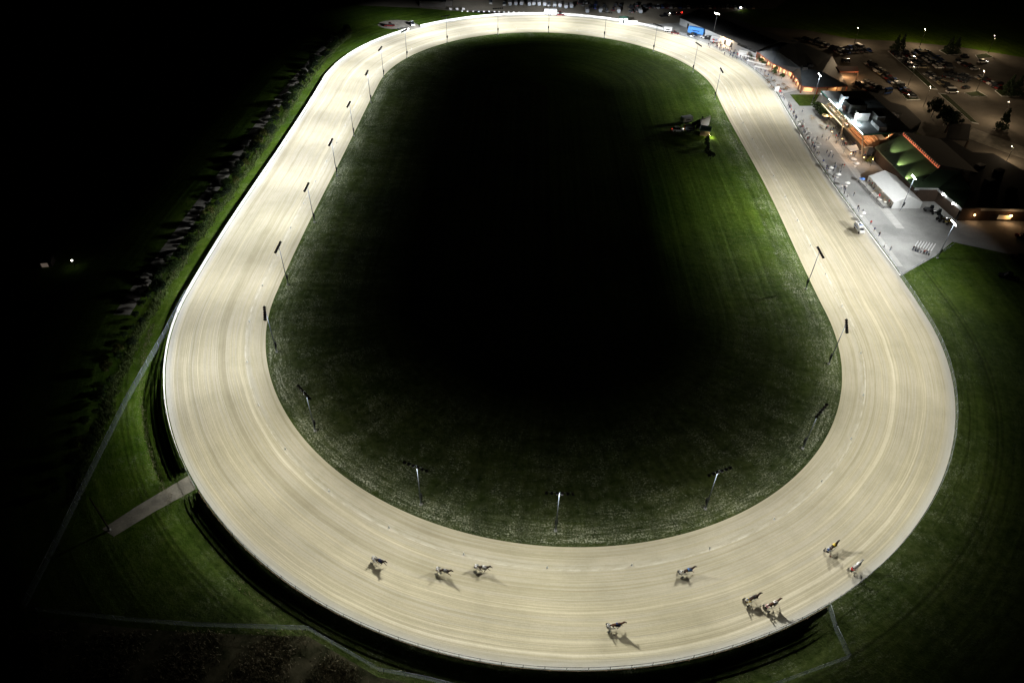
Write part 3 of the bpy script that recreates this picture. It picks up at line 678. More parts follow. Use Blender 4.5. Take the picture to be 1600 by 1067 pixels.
for sy in (1, -1):
    for a, c in (((-.95, sy * .13, 1.18), (0, sy * .12, 1.64)), ((0, sy * .12, 1.64), (.9, sy * .14, 1.72)), ((.9, sy * .14, 1.72), (1.72, sy * .07, 1.74))): hb.tube(a, c, .012, n=4)
hb.tube((1.36, 0, 2.14), (1.78, 0, 1.76), .02, n=4)
harn_me = hb.mesh("harness"); harn_me.materials.append(M_black)
tlv = [(-.92, 0, 1.50), (-1.08, 0, 1.36), (-1.16, 0, 1.10), (-1.22, 0, .85)]
tail_me = skin_mesh("tail", tlv, [(0, 1), (1, 2), (2, 3)], [.04, .07, .08, .03], 1, [M_black], lambda c: 0)
mb = MB()
for i in range(9):
    t_ = i / 9; p = Vector((.80, 0, 1.70)).lerp(Vector((1.30, 0, 2.14)), t_); q = Vector((.80, 0, 1.70)).lerp(Vector((1.30, 0, 2.14)), t_ + 1 / 9)
    mb.poly([p, q, q + Vector((-.02, .17, -.14)), p + Vector((-.02, .18, -.16))])
mane_me = mb.mesh("mane"); mane_me.materials.append(M_black)
def part(name, me, parent, loc=(0, 0, 0), rot=None):
    o = bpy.data.objects.new(name, me); C.objects.link(o); o.parent = parent; o.location = loc
    if rot: o.rotation_euler = rot
    return o
def rig(px, py, coat, gait, jacket, trouser, helmet, clothc, cname, where, turn=0.0):
    P = at(px, py, .03); s, off = inv(P); tv = (T(s + 1, off) - T(s - 1, off)).normalized(); rz = atan2(tv.y, tv.x) + turn
    loc = (P.x, P.y, .03); sc = 1.02
    kw = dict(coat=("bay", "dark bay", "chestnut", "light grey")[coat])
    h = part("horse", HM[gait][coat], None, loc, (0, 0, rz)); h.scale = (sc,) * 3
    tag(h, "%s trotting horse with %s saddle cloth, %s" % (kw['coat'], cname, where), "horse", "horses racing through the near turn")
    part("tail", tail_me, h); part("mane", mane_me, h); part("harness", harn_me, h)
    c = cloth_me.copy(); c.materials.clear(); c.materials.append(clothc); part("saddle_cloth", c, h)
    k = empty("sulky", loc, rz, "light two wheeled racing cart behind the horse %s" % where, "sulky", "sulkies in the race"); k.scale = (sc,) * 3
    for nm, (me, mm) in SP.items(): part(nm, me, k)
    for sy in (1, -1):
        wh = part("wheel", wheel_me, k, (-1.35, sy * .70, .345)); part("tyre", tyre_me, wh)
    d = part("person", driver_mesh("driver_body", jacket[0], trouser[0], helmet[0]), None, loc, (0, 0, rz)); d.scale = (sc, sc * 1.12, sc * 1.04)
    tag(d, "seated driver in %s jacket, %s trousers, %s helmet, %s" % (jacket[1], trouser[1], helmet[1], where), "person", "drivers in the race")
cl = lambda n: (cloth[n], n)
RIG = [(594, 881, 1, 0, cl("white"), cl("white"), cl("white"), cloth["navy"], "navy", "leftmost of the race"),
       (695, 896.5, 1, 1, cl("white"), cl("white"), cl("white"), cloth["grey"], "grey", "second from the left"),
       (755, 891.5, 1, 0, cl("white"), cl("white"), cl("white"), cloth["white"], "white", "third from the left"),
       (1073, 896, 0, 1, cl("white"), cl("white"), cl("white"), cloth["blue"], "blue", "alone near the pale line"),
       (962, 981, 2, 0, cl("white"), cl("white"), cl("navy"), cloth["navy"], "dark", "lowest, beside the near fence"),
       (1175, 938.5, 0, 1, cl("white"), cl("yellow"), cl("blue"), cloth["black"], "black", "left of the lower right pair"),
       (1206, 947.5, 2, 0, cl("pink"), cl("white"), cl("white"), cloth["white"], "pale", "right of the lower right pair"),
       (1299, 858.5, 1, 1, cl("navy"), cl("white"), cl("blue"), cloth["yellow"], "yellow", "uppermost on the right"),
       (1336, 888.5, 3, 0, cl("red"), cl("black"), cl("black"), cloth["white"], "white", "rightmost by the wire fence")]
for r in RIG: rig(*r)

# ------------------------------------------------------------------ vehicles
def car_mesh(name, L_=4.5, W_=1.8, H_=1.45, kind="car", paint=None):
    """body, cabin glass and wheels of a vehicle joined by shape: used far away"""
    b = MB()
    def loft(prof, y0, mi):
        n = len(prof); A = [b.bm.verts.new((x, -yy, z)) for x, z, yy in prof]; B = [b.bm.verts.new((x, yy, z)) for x, z, yy in prof]
        for i in range(n):
            f = b.bm.faces.new([A[i], A[(i + 1) % n], B[(i + 1) % n], B[i]]); f.material_index = mi
        f = b.bm.faces.new(A[::-1]); f.material_index = mi; f = b.bm.faces.new(B); f.material_index = mi
    h, l = W_ / 2, L_ / 2
    loft([(-l, .35, h * .92), (-l * .8, .22, h), (l * .85, .22, h), (l, .38, h * .88), (l * .98, .62, h * .86), (l * .52, .86, h * .93), (-l * .90, .90, h * .93), (-l, .75, h * .88)], 0, 0)
    if kind == "pickup":
        loft([(l * .50, .86, h * .88), (l * .22, H_ * 1.12, h * .74), (-l * .18, H_ * 1.12, h * .74), (-l * .22, .88, h * .88)], 0, 1)
        b.box((l * .02, 0, H_ * 1.13), (l * .44, W_ * .72, .05), mi=0); b.box((-l * .60, 0, .915), (l * .66, W_ * .78, .02), mi=2)
    elif kind == "van":
        loft([(l * .70, .9, h * .93), (l * .46, H_ * 1.25, h * .84), (-l * .93, H_ * 1.30, h * .84), (-l * .97, .9, h * .93)], 0, 1)
        b.box((-l * .22, 0, H_ * 1.30 + .02), (l * 1.42, W_ * .84, .08), mi=0)
    else:
        t_ = .58 if kind == "car" else .86
        loft([(l * .50, .85, h * .90), (l * .18, H_, h * .72), (-l * t_ * .72, H_, h * .72), (-l * t_ * 1.02, .90, h * .88)], 0, 1)
        b.box((l * (.18 - t_ * .72) / 2, 0, H_ + .012), (l * (.18 + t_ * .72) * .96, W_ * .71, .05), mi=0)
    for sx in (.62, -.62):
        for sy in (1, -1): b.tube((l * sx, sy * (h - .2), .33), (l * sx, sy * (h + .01), .33), .33, n=12, mi=2)
    for sy in (1, -1):
        b.box((l * .965, sy * h * .62, .60), (.10, .34, .14), mi=3); b.box((-l * .985, sy * h * .68, .68), (.08, .26, .20), mi=4)
    me = b.mesh(name); 
    for m in (paint, M_glass, M_tyre, M_chrome, M_redl): me.materials.append(m)
    return me
M_chrome = mat("light_cluster", (.7, .7, .7), .1, .6); M_redl = mat("rear_lamp_red", (.35, .02, .02), .3)
paints = {n: mat("paint_" + n, c, .13, .0, var=.03, spec=.8) for n, c in dict(white=(.70, .70, .70), silver=(.36, .37, .38), black=(.015, .015, .017), grey=(.10, .105, .11), red=(.12, .012, .012), blue=(.03, .07, .22), tan=(.30, .26, .18), yellow=(.55, .40, .03)).items()}
CARS = {}
def carme(kind, col):
    k = (kind, col)
    if k not in CARS:
        d = dict(car=(4.5, 1.8, 1.42), suv=(4.7, 1.9, 1.72), pickup=(5.6, 1.95, 1.75), van=(5.3, 2.0, 1.75))[kind]
        CARS[k] = car_mesh(kind + "_body", *d, kind, paints[col])
    return CARS[k]
WORD = dict(car="saloon car", suv="tall estate car", pickup="pickup truck", van="van")
def vehicle(P, rz, kind, col, label, group, name=None):
    o = part({"car": "parked_car", "suv": "parked_car", "pickup": "pickup_truck", "van": "van"}[kind] if not name else name, carme(kind, col), None, P, (0, 0, rz))
    return tag(o, label, {"car": "car", "suv": "car", "pickup": "pickup truck", "van": "van"}[kind], group)
def row(p0, p1, n, where, group, double=False, skip=()):
    a, b_ = at(*p0), at(*p1); d = (b_ - a); u = d.normalized(); nr = Vector((-u.y, u.x, 0))
    for i in range(n):
        if i in skip: continue
        for q in ((0,) if not double else (-1, 1)):
            k = random.choices(["car", "suv", "pickup", "van"], [5, 4, 2, .6])[0]; col = random.choices(["black", "grey", "silver", "white", "blue", "red", "tan"], [5, 4, 3, 3, 1.5, 1.2, .6])[0]
            P = a + d * ((i + .5) / n) + nr * (2.7 * q + random.uniform(-.2, .2)); P.z = .05
            vehicle(P, atan2(nr.y, nr.x) + (pi if random.random() < .5 else 0) + random.uniform(-.03, .03), k, col, "%s %s %s" % (col, WORD[k], where), group)
row(Z2(15, 190), Z2(205, 250), 9, "in the dark row beyond the barn roof", "cars parked beyond the barn")
row(Z2(235, 285), Z2(475, 262), 8, "in the block above the hip roofed building", "cars parked above the hip roofed building", True)
row(Z2(300, 350), Z2(350, 352), 2, "alone in front of the block above the hip roof", "cars parked above the hip roofed building")
row(Z2(490, 365), Z2(815, 615), 22, "in the long row along the kerbed grass strip", "cars in the long row by the grass strip")
row(Z2(415, 505), Z2(600, 590), 7, "in the short double row behind the grandstand", "cars in the double row behind the grandstand", True)
row(Z2(700, 285), Z2(855, 405), 8, "in the double row left of the lot centre", "cars in the double row left of the lot centre", True)
row(Z2(855, 280), Z2(1040, 405), 10, "in the long double row at the lot centre", "cars in the long double row at the lot centre", True)
row(Z2(900, 440), Z2(1060, 540), 7, "in the row right of the second grass strip", "cars right of the second grass strip")
row(Z2(1040, 445), Z2(1210, 492), 6, "in the double row right of the lot centre", "cars in the double row right of the lot centre", True)
row(Z2(1120, 350), Z2(1255, 415), 6, "in the row near the far lot lamp", "cars in the row near the far lot lamp")
row(Z2(1268, 465), Z2(1435, 552), 8, "in the row leading to the pair of conifers", "cars in the row leading to the pair of conifers")
P = at(*Z2(1183, 542)); vehicle(P, .4, "car", "black", "black saloon car standing alone in the lot aisle", None)
P = at(*Z2(1083, 572)); vehicle(P, .0, "van", "white", "white van parked alone at the tip of a grass strip", None)
P = at(*Z2(1175, 322)); vehicle(P, .1, "suv", "black", "dark estate car alone between islands", None)
P = at(*Z2(1300, 358)); o = vehicle(P, .1, "suv", "white", "white car with its headlights on in the lot", None)
hl = MB(); [hl.box((2.38, sy * .6, .62), (.05, .3, .16)) for sy in (1, -1)]; hl.obj("headlight", M_head, o)
P = at(1522, 300); vehicle(at(1590, 405), 2.6, "suv", "black", "dark car at the right edge of the picture beyond the grass", "cars at the right edge")
vehicle(at(1597, 372), 2.6, "car", "red", "dark red car at the right edge of the picture", "cars at the right edge")
vehicle(at(1575, 435), 2.6, "pickup", "black", "black pickup truck low at the right edge beyond the grass", "cars at the right edge")
# trucks and trailers facing the far turn
def trailer(P, rz, col, label, group, L_=7.0, W_=2.45, H_=2.9, name="horse_trailer", cat="trailer", win=True):
    t = empty(name, P, rz, label, cat, group)
    b = MB(); b.box((0, 0, .55 + H_ / 2 - .2), (L_, W_, H_ - .5)); bmesh.ops.bevel(b.bm, geom=b.bm.edges[:], offset=.12, segments=2, affect='EDGES'); b.obj("body", col, t)
    b = MB(); b.box((0, 0, .42), (L_ * .96, W_ * .8, .18)); b.tube((L_ / 2, 0, .45), (L_ / 2 + 1.2, 0, .45), .07); b.obj("chassis", M_dark, t)
    for sx in (-.9, .1):
        for sy in (1, -1):
            b = MB(); b.tube((sx, sy * (W_ / 2 - .25), .38), (sx, sy * (W_ / 2 + .02), .38), .38, n=14); b.obj("wheel", M_tyre, t)
    if win:
        b = MB(); b.box((0, -(W_ / 2 + .005), H_ * .62), (L_ * .5, .03, .4)); b.obj("window_band", M_glass, t)
        b = MB(); b.box((-(L_ / 2 + .005), 0, H_ * .5), (.03, W_ * .78, H_ * .62)); b.obj("rear_door", M_steel, t)
    return t
S_w = mat("trailer_white", (.66, .67, .68), .4, var=.04); S_b = mat("trailer_blue", (.06, .22, .60), .35, var=.05)
S_g = mat("trailer_grey", (.30, .31, .33), .4, var=.04)
gT = "trailers and trucks facing the far turn"
for i, (x, y, big) in enumerate([(767, 5.5, 0), (788, 8.5, 0), (797, 8.5, 1), (806, 8, 1), (815, 8, 1), (827, 9, 1), (834.5, 8.5, 1), (842, 8.5, 1), (850.5, 9, 1), (858, 9, 0), (866.5, 11, 1), (875, 11, 1), (884.5, 13, 1), (892.5, 12, 1), (917, 19.5, 1), (938, 19, 1), (948, 19, 0), (966.5, 20, 1), (1000, 20.5, 1)]):
    P = at(x, y)
    if big: trailer(P, pi / 2 + random.uniform(-.1, .1), S_g, "pale horse trailer number %s of the line facing the far turn" % ["one", "two", "three", "four", "five", "six", "seven", "eight", "nine", "ten", "eleven", "twelve", "thirteen", "fourteen", "fifteen", "sixteen", "seventeen", "eighteen", "nineteen"][i] if False else "pale horse trailer with its rear towards the far turn, in the dim yard", gT, 4.6, 2.0, 2.1)
    else: vehicle(P, -pi / 2, "pickup", "silver", "silver pickup truck among the trailers facing the far turn", gT)
for (x, y, k, c) in [(910, 9, "pickup", "grey"), (922, 12, "pickup", "black"), (931, 8, "suv", "blue"), (929, 14, "suv", "blue"), (944, 13, "pickup", "grey"), (961, 12, "pickup", "grey"), (969, 11, "suv", "black"), (986, 14, "pickup", "black"), (993, 10, "suv", "grey"), (985, 20, "car", "grey"), (995, 18, "van", "grey"), (958, 17, "suv", "black"), (905, 6, "suv", "black"), (914, 6, "car", "silver")]:
    vehicle(at(x, y), random.uniform(1.2, 2.0), k, c, "%s %s in the crowded group behind the trailers at the far turn" % (c, WORD[k]), "vehicles in the crowded yard group")
row((1004, 13), (1178, 14), 26, "in the dark line at the top of the yard", "vehicles in the dark line at the top of the yard")
for (x, y, k, c) in [(1038, 26.5, "pickup", "black"), (1047, 23, "car", "grey"), (1054, 24, "suv", "black"), (1061, 24, "car", "red")]:
    vehicle(at(x, y), .2, k, c, "%s %s in the small group left of the barn end, lamps lit" % (c, WORD[k]), "vehicles left of the barn end")
def glow(x, y, z, m, nm, label, r=.28, cat="lamp", group=None):
    b = MB(); b.ball((0, 0, 0), r, sub=1, sq=(1, 1, .7)); b.box((0, 0, -.1), (r * 1.2, r * 1.2, .1)); o = b.obj(nm, m, None, at(x, y, z)); return tag(o, label, cat, group)
for (x, y) in ((1046.5, 21.5), (1051.5, 21), (1056.5, 20.3)): glow(x, y, .9, M_head, "vehicle_lamp", "small white vehicle lamp shining in the group left of the barn", .3, group="lamps of the vehicles left of the barn")
for (x, y) in ((1059, 20), (1063, 20.3), (1066, 19.5)): glow(x, y, .9, M_tail, "vehicle_lamp", "small red tail lamp shining in the group left of the barn", .3, group="lamps of the vehicles left of the barn")
glow(1157.5, 12.5, 1.5, M_head, "yard_lamp", "bright warm lamp at the far right end of the top vehicle line", .6)
trailer(at(1043, 50), -.28, S_w, "white box trailer parked by the track fence at the far turn", None, 4.4, 2.2, 2.3, "box_trailer")
vehicle(at(1054.5, 53.5), -.28, "car", "red", "dark red car in front of the white box trailer", None)
trailer(at(1087, 54), -.52, S_b, "long bright blue horse trailer beside the grey barn", None, 8.6, 2.5, 3.4, "horse_trailer")
vehicle(at(1081, 57), -.45, "pickup", "black", "black pickup truck in front of the blue trailer", None)
vehicle(at(1108.5, 62.5), -.5, "pickup", "black", "black pickup truck between blue trailer and grey cabin", None)
vehicle(at(1101, 60), -.5, "car", "white", "white car at the tail of the blue trailer", None)
t = trailer(at(1117, 67), -.4, mat("cabin_grey", (.50, .52, .55), .6), "grey site cabin with a small red and a blue sign, people in front", None, 4.8, 2.8, 2.7, "site_cabin", "cabin")
b = MB(); b.box((.8, -1.42, 1.9), (.8, .05, .5)); b.obj("blue_sign", cloth["blue"], t); b = MB(); b.box((-1.0, -1.42, 1.9), (.8, .05, .5)); b.obj("red_sign", cloth["red"], t)
trailer(at(860, 24), .0, S_w, "white lorry box with a blue stripe parked at the far turn", None, 7.2, 2.4, 3.0, "lorry_box", "lorry", False)
b = MB(); b.box((0, 0, 0), (6.6, .06, .45)); o = b.obj("blue_stripe", cloth["blue"], bpy.data.objects["lorry_box"], (0, -1.24, 2.55))
vehicle(at(874.5, 24.5), .0, "pickup", "red", "dark red pickup truck coupled to the white lorry box", None)
b = MB(); b.box((0, 0, 1.4), (4.2, 3.0, 2.8)); b.box((0, -1.52, 1.2), (.9, .05, 2.0), mi=1); b.box((1.2, -1.52, 1.7), (.9, .05, .7), mi=2)
o = b.obj("judges_booth", [M_white, M_dark, M_glass], None, at(974, 36)); tag(o, "white booth with dark green roof on the barrier at the far turn", "booth")
b = MB(); P0 = [(-2.7, -2), (2.7, -2), (2.7, 2), (-2.7, 2)]
for i in range(4): b.poly([(*P0[i], 2.8), (*P0[(i + 1) % 4], 2.8), (0, 0, 3.7)])
b.poly([(*p, 2.79) for p in P0][::-1]); b.obj("roof", mat("green_roof_felt", (.03, .07, .05)), o)
b = MB(); b.box((0, 0, 0), (7, .12, 1.9)); o = b.obj("sponsor_board", M_white, None, at(985.5, 38.5) + Vector((0, 0, 1.0))); tag(o, "plain white board fixed to the barrier right of the booth", "board")
# boundary stones
for x, y in [(722, 19.2), (730.6, 19.4), (739.6, 19.5), (748, 19.7), (755.9, 19.8), (764.3, 19.8), (772.7, 20), (780, 20.2), (787.4, 20.3), (794.7, 20.4), (802.6, 20.6), (811, 21), (818.3, 21.2), (826.2, 21.6), (834, 21.8), (842, 22), (883.6, 23.6), (898.7, 23.9), (907.7, 24.4), (915.4, 26.4), (922, 27), (928, 27.8), (934.7, 29)]:
    b = MB(); b.ball((0, 0, .35), .55, sq=(1.15, .9, .75)); o = b.obj("boundary_stone", M_white, None, at(x, y)); tag(o, "whitewashed stone in the line edging the yard at the far turn", "stone", "whitewashed stones along the yard")
for x in (693, 703, 713): 
    b = MB(); b.box((0, 0, .5), (1.6, .5, .9)); b.box((0, 0, 1.0), (1.7, .6, .1)); tag(b.obj("hay_bale", mat("pale_block", (.45, .45, .45)), None, at(x + 11, 16)), "pale block on the dim yard edge left of the stones", "block", "pale blocks on the yard edge")
# vehicles on the gravel circle
vehicle(at(609, 41.5), .1, "pickup", "red", "dark red pickup truck on the gravel circle outside the far turn", None, "pickup_truck")
o = vehicle(at(644, 39.5), -1.2, "pickup", "white", "white pickup truck with headlights on leaving the gravel circle", None, "pickup_truck")
hl = MB(); [hl.box((2.85, sy * .62, .66), (.05, .32, .18)) for sy in (1, -1)]; hl.obj("headlight", M_head, o)
b = MB(); b.box((0, 0, 1.0), (7.0, .12, .14)); b.box((-3.4, 0, .5), (.3, .3, 1.0)); b.box((-3.9, 0, 1.0), (.7, .3, .4)); o = b.obj("barrier_gate", M_dark, None, at(632, 46.5)); o.rotation_euler = (0, 0, .55); tag(o, "dark swing gate at the mouth of the gravel circle", "gate")
for x, y, k in ((682, 8, 0), (700, 6, 1)):
    t = empty("site_building", at(x - 5, y + 1), 0, ("low dark shed with lit windows at the top of the yard", "dark shed right of the lit one at the top of the yard")[k], "shed")
    b = MB(); b.box((0, 0, 1.6), (15 - 6 * k, 7, 3.2)); b.obj("wall", mat("shed_dark", (.06, .055, .05)), t)
    b = MB(); b.box((0, 0, 3.3), (15.8 - 6 * k, 7.8, .2)); b.obj("roof", M_dark, t)
# white pickup with gear on the home straight
def big_truck():
    P = at(1341, 360, .03); s, off = inv(P); tv = T(s + 1, off) - T(s - 1, off); rz = atan2(tv.y, tv.x) + pi
    t = part("service_truck", None, None, P, (0, 0, rz)); tag(t, "white ambulance truck with dark stripes standing on the track by the home straight fence", "ambulance")
    b = MB(); b.box((-.7, 0, 1.55), (3.6, 2.15, 2.0)); bmesh.ops.bevel(b.bm, geom=b.bm.edges[:], offset=.08, segments=2, affect='EDGES'); b.obj("box_body", M_white, t)
    b = MB(); b.poly([(1.1, -.95, .5), (3.1, -.95, .5), (3.1, -.95, 1.15), (2.3, -.95, 1.3), (1.7, -.85, 2.05), (1.1, -.85, 2.05)]); b.poly([(1.1, .95, .5), (3.1, .95, .5), (3.1, .95, 1.15), (2.3, .95, 1.3), (1.7, .85, 2.05), (1.1, .85, 2.05)][::-1])
    q = [(1.1, .5), (3.1, .5), (3.1, 1.15), (2.3, 1.3), (1.7, 2.05), (1.1, 2.05)]
    yy = [.95, .95, .95, .95, .85, .85]
    for i in range(1, 5):
        a, c = i, i + 1
        b.poly([(q[a][0], -yy[a], q[a][1]), (q[a][0], yy[a], q[a][1]), (q[c][0], yy[c], q[c][1]), (q[c][0], -yy[c], q[c][1])][::-1])
    b.obj("cab", M_white, t)
    b = MB(); b.poly([(1.74, -.78, 2.02), (2.28, -.86, 1.36), (2.28, .86, 1.36), (1.74, .78, 2.02)]); bmesh.ops.translate(b.bm, verts=b.bm.verts[:], vec=(.012, 0, .01)); b.obj("windscreen", M_glass, t)
    for sx in (2.4, -1.5):
        for sy in (1, -1):
            b = MB(); b.tube((sx, sy * .72, .42), (sx, sy * .99, .42), .42, n=16); b.obj("wheel", M_tyre, t)
    for x in (-1.6, -.3): b = MB(); b.box((x, 0, 2.58), (.7, .8, .1)); b.obj("roof_vent", M_dark, t)
    b = MB(); b.box((.6, 0, 2.64), (.3, 1.5, .16)); b.obj("light_bar", cloth["blue"], t); t.scale = (.86, .86, .86)
    for sy in (1, -1): b = MB(); b.box((-.7, sy * 1.09, 1.35), (3.4, .02, .28)); b.obj("side_stripe", cloth["blue"], t)
big_truck()

# ------------------------------------------------------------------ buildings
M_wallg = mat("grey_cladding", (.36, .38, .39), .7, var=.06, scale=1); M_roofd = roof_mat("dark_roof", (.006, .007, .008), 1.2, .8, 0); M_roofg = roof_mat("green_metal_roof", (.060, .105, .055), 3.0, .6, 0)
M_brick = mat("brown_brick", (.050, .034, .024), .9, var=.3, scale=5); M_red = mat("red_beam", (.24, .07, .04), .6); M_cream = mat("cream_wall", (.50, .42, .32), .8)
M_led = emis("white_strip_light", (.85, 1.0, .97), 9.0); M_neon = emis("red_strip_light", (1.0, .25, .16), .22); M_room = emis("lit_room", (1.0, .62, .34), .5)
def plight(name, P, e, col=(1, .6, .3), r=.15, parent=None):
    ld = bpy.data.lights.new(name, 'POINT'); ld.energy = e; ld.color = col; ld.shadow_soft_size = r; o = bpy.data.objects.new(name, ld); C.objects.link(o); o.location = P
    if parent: o.parent = parent
    return o
def roofpoly(b, pts, mi=0, th=.25):
    """sloping roof plate of some thickness"""
    P = [Vector(p) for p in pts]; n = (P[1] - P[0]).cross(P[2] - P[0])
    if n.z < 0: P = P[::-1]
    Q = [p - Vector((0, 0, th)) for p in P]; uv = b.bm.loops.layers.uv.get("UVMap") or b.bm.loops.layers.uv.new("UVMap")
    A = [b.bm.verts.new(p) for p in P]; B_ = [b.bm.verts.new(p) for p in Q]; k = len(P)
    fs = [b.bm.faces.new(A), b.bm.faces.new(B_[::-1])] + [b.bm.faces.new([A[i], B_[i], B_[(i + 1) % k], A[(i + 1) % k]]) for i in range(k)]
    e = (P[1] - P[0]).normalized()
    for f in fs:
        f.material_index = mi
        for l in f.loops: l[uv].uv = (l.vert.co.dot(e) * .5, l.vert.co.z * .3)
# 1 long barn
def barn():
    f0, f1 = at(1061.5, 39), at(1180, 91.5); H = 3.8
    u = (f1 - f0).normalized(); n = Vector((-u.y, u.x, 0)); n = n if n.y > 0 else -n; D = 26
    t = empty("barn", f0, 0, "long low race paddock barn with pale grey front and black roof at the far turn", "barn"); t.location = (0, 0, 0)
    c = [f0, f1, f1 + n * D, f0 + n * D]
    b = MB(); b.prism([(p.x, p.y) for p in c], 0, H); b.obj("wall", M_wallg, t)
    a0, a1 = f0 - n * .6 - u * .6, f1 - n * .6 + u * .6; r0, r1 = f0 + n * D / 2 + Vector((0, 0, H + 2.6)), f1 + n * D / 2 + Vector((0, 0, H + 2.6)); e0, e1 = a0 + n * (D + 1.2), a1 + n * (D + 1.2)
    z = Vector((0, 0, H + .05)); b = MB(); roofpoly(b, [a0 + z, a1 + z, r1 + u * .6, r0 - u * .6]); roofpoly(b, [e1 + z, e0 + z, r0 - u * .6, r1 + u * .6]); b.obj("roof", M_roofd, t)
    ln = (f1 - f0).length
    for k, x in enumerate((.12, .30, .62, .70)):
        p = f0 + u * ln * x - n * .06; b = MB(); b.box((p.x, p.y, 1.3), (1.4, .12, 2.4), atan2(u.y, u.x)); b.obj("door", M_dark, t)
    p = f0 + u * ln * .88 - n * .08; b = MB(); b.box((p.x, p.y, 2.9), (13, .14, 1.0), atan2(u.y, u.x)); b.obj("window_band", M_glass, t)
    for k, x in enumerate((.60, .67)):
        p = f0 + u * ln * x - n * .4; b = MB(); b.box((p.x, p.y, 3.0), (.9, .5, .35), atan2(u.y, u.x)); o = b.obj("wall_lamp", M_warm, t); plight("wall_lamp_light", (p.x - n.x * .8, p.y - n.y * .8, 2.7), 1600, (1, .72, .45))
barn()
M_hip = roof_mat("charcoal_shingle", (.050, .060, .070), 2.5)
def hip():
    E_ = [at(1182.5, 81, 3.2), at(1207, 99, 3.2), at(1237.6, 112.7, 3.2), at(1253.4, 135, 3.2), at(1279, 137.5, 3.2), at(1325, 134.5, 3.2), at(1300, 88, 3.2), at(1240, 62, 3.2)]
    t = empty("pavilion", (0, 0, 0), 0, "long pavilion with charcoal hipped roof and orange lit arcade facing the track", "pavilion")
    G = [Vector((p.x, p.y, 0)) for p in E_]; cc = sum(G, Vector()) / 8
    W = [g + (cc - g).normalized() * (2.6 if i < 6 else 12.0) for i, g in enumerate(G)]
    b = MB(); b.prism([(p.x, p.y) for p in W], 0, 3.0); b.obj("wall", M_cream, t)
    R1, R2, R3 = at(1215, 80, 7.2), at(1250, 106, 7.2), at(1285, 112, 7.2)
    b = MB(); roofpoly(b, [E_[0], E_[1], R1]); roofpoly(b, [E_[1], E_[2], R2, R1]); roofpoly(b, [E_[2], E_[3], R2]); roofpoly(b, [E_[3], E_[4], R3, R2]); roofpoly(b, [E_[4], E_[5], R3]); roofpoly(b, [E_[5], E_[6], R3]); roofpoly(b, [E_[6], E_[7], R2, R3]); roofpoly(b, [E_[7], R1, R2]); roofpoly(b, [E_[7], E_[0], R1])
    b.obj("roof", M_hip, t)
    for i in range(5):
        a, c = G[i], G[i + 1]; L = (c - a).length; n = max(1, int(L / 4.2))
        e = MB(); m_ = (E_[i] + E_[i + 1]) / 2; e.box((m_.x, m_.y, 3.0), (L, .25, .5), atan2((c - a).y, (c - a).x)); e.obj("beam", M_red, t)
        for k in range(n + 1):
            p = a + (c - a) * (k / n) + (cc - a).normalized() * .5; b = MB(); b.box((p.x, p.y, 1.45), (.35, .35, 2.9), atan2((c - a).y, (c - a).x)); b.obj("column", M_red, t)
        for k in range(n):
            q = W[i] + (W[i + 1] - W[i]) * ((k + .5) / n); w_ = (W[i + 1] - W[i]).length / n * .6; ou = Vector(((c - a).y, -(c - a).x, 0)).normalized()
            if (q - cc).dot(ou) < 0: ou = -ou
            if i < 4:
                b = MB(); b.box((q.x + ou.x * .04, q.y + ou.y * .04, 1.3), (w_, .08, 2.2), atan2((c - a).y, (c - a).x)); b.obj("window", M_room, t)
                if k % 2 == 0: l = q + ou * 1.3; plight("arcade_light", (l.x, l.y, 2.6), 420, (1, .60, .34))
    b = MB(); q = at(1309, 134.5, 2.6); b.ball(q, .35); b.obj("wall_lamp", M_warm, t); plight("wall_lamp_light", q + Vector((0, -.8, -.2)), 500, (1, .5, .2))
    for p in (at(1258, 104, 8.2), at(1266, 100, 7.8)): b = MB(); b.box(p - Vector((0, 0, .9)), (2.2, 2.2, 1.6)); b.obj("roof_unit", M_dark, t)
hip()
# lit drive-through canopy behind the pavilion
t = empty("entrance_canopy", (0, 0, 0), 0, "brightly lit orange entrance canopy behind the pavilion", "canopy")
q = [at(1306, 104, 4), at(1340, 104, 4), at(1342, 112, 4), at(1312, 112, 4)]
b = MB(); roofpoly(b, q, th=.6); b.obj("roof", M_red, t)
for p in q: b = MB(); b.box((p.x, p.y, 1.7), (.5, .5, 3.4)); b.obj("column", M_brick, t)
cq = sum(q, Vector()) / 4
for dx in (-4, 4): b = MB(); b.box((cq.x + dx, cq.y, 3.3), (1, 1, .1)); b.obj("ceiling_lamp", M_warm, t)
plight("canopy_light", (cq.x, cq.y, 2.6), 2600, (1, .58, .28)); plight("canopy_light", (cq.x + 3, cq.y - 7, 1.8), 1200, (1, .58, .28))

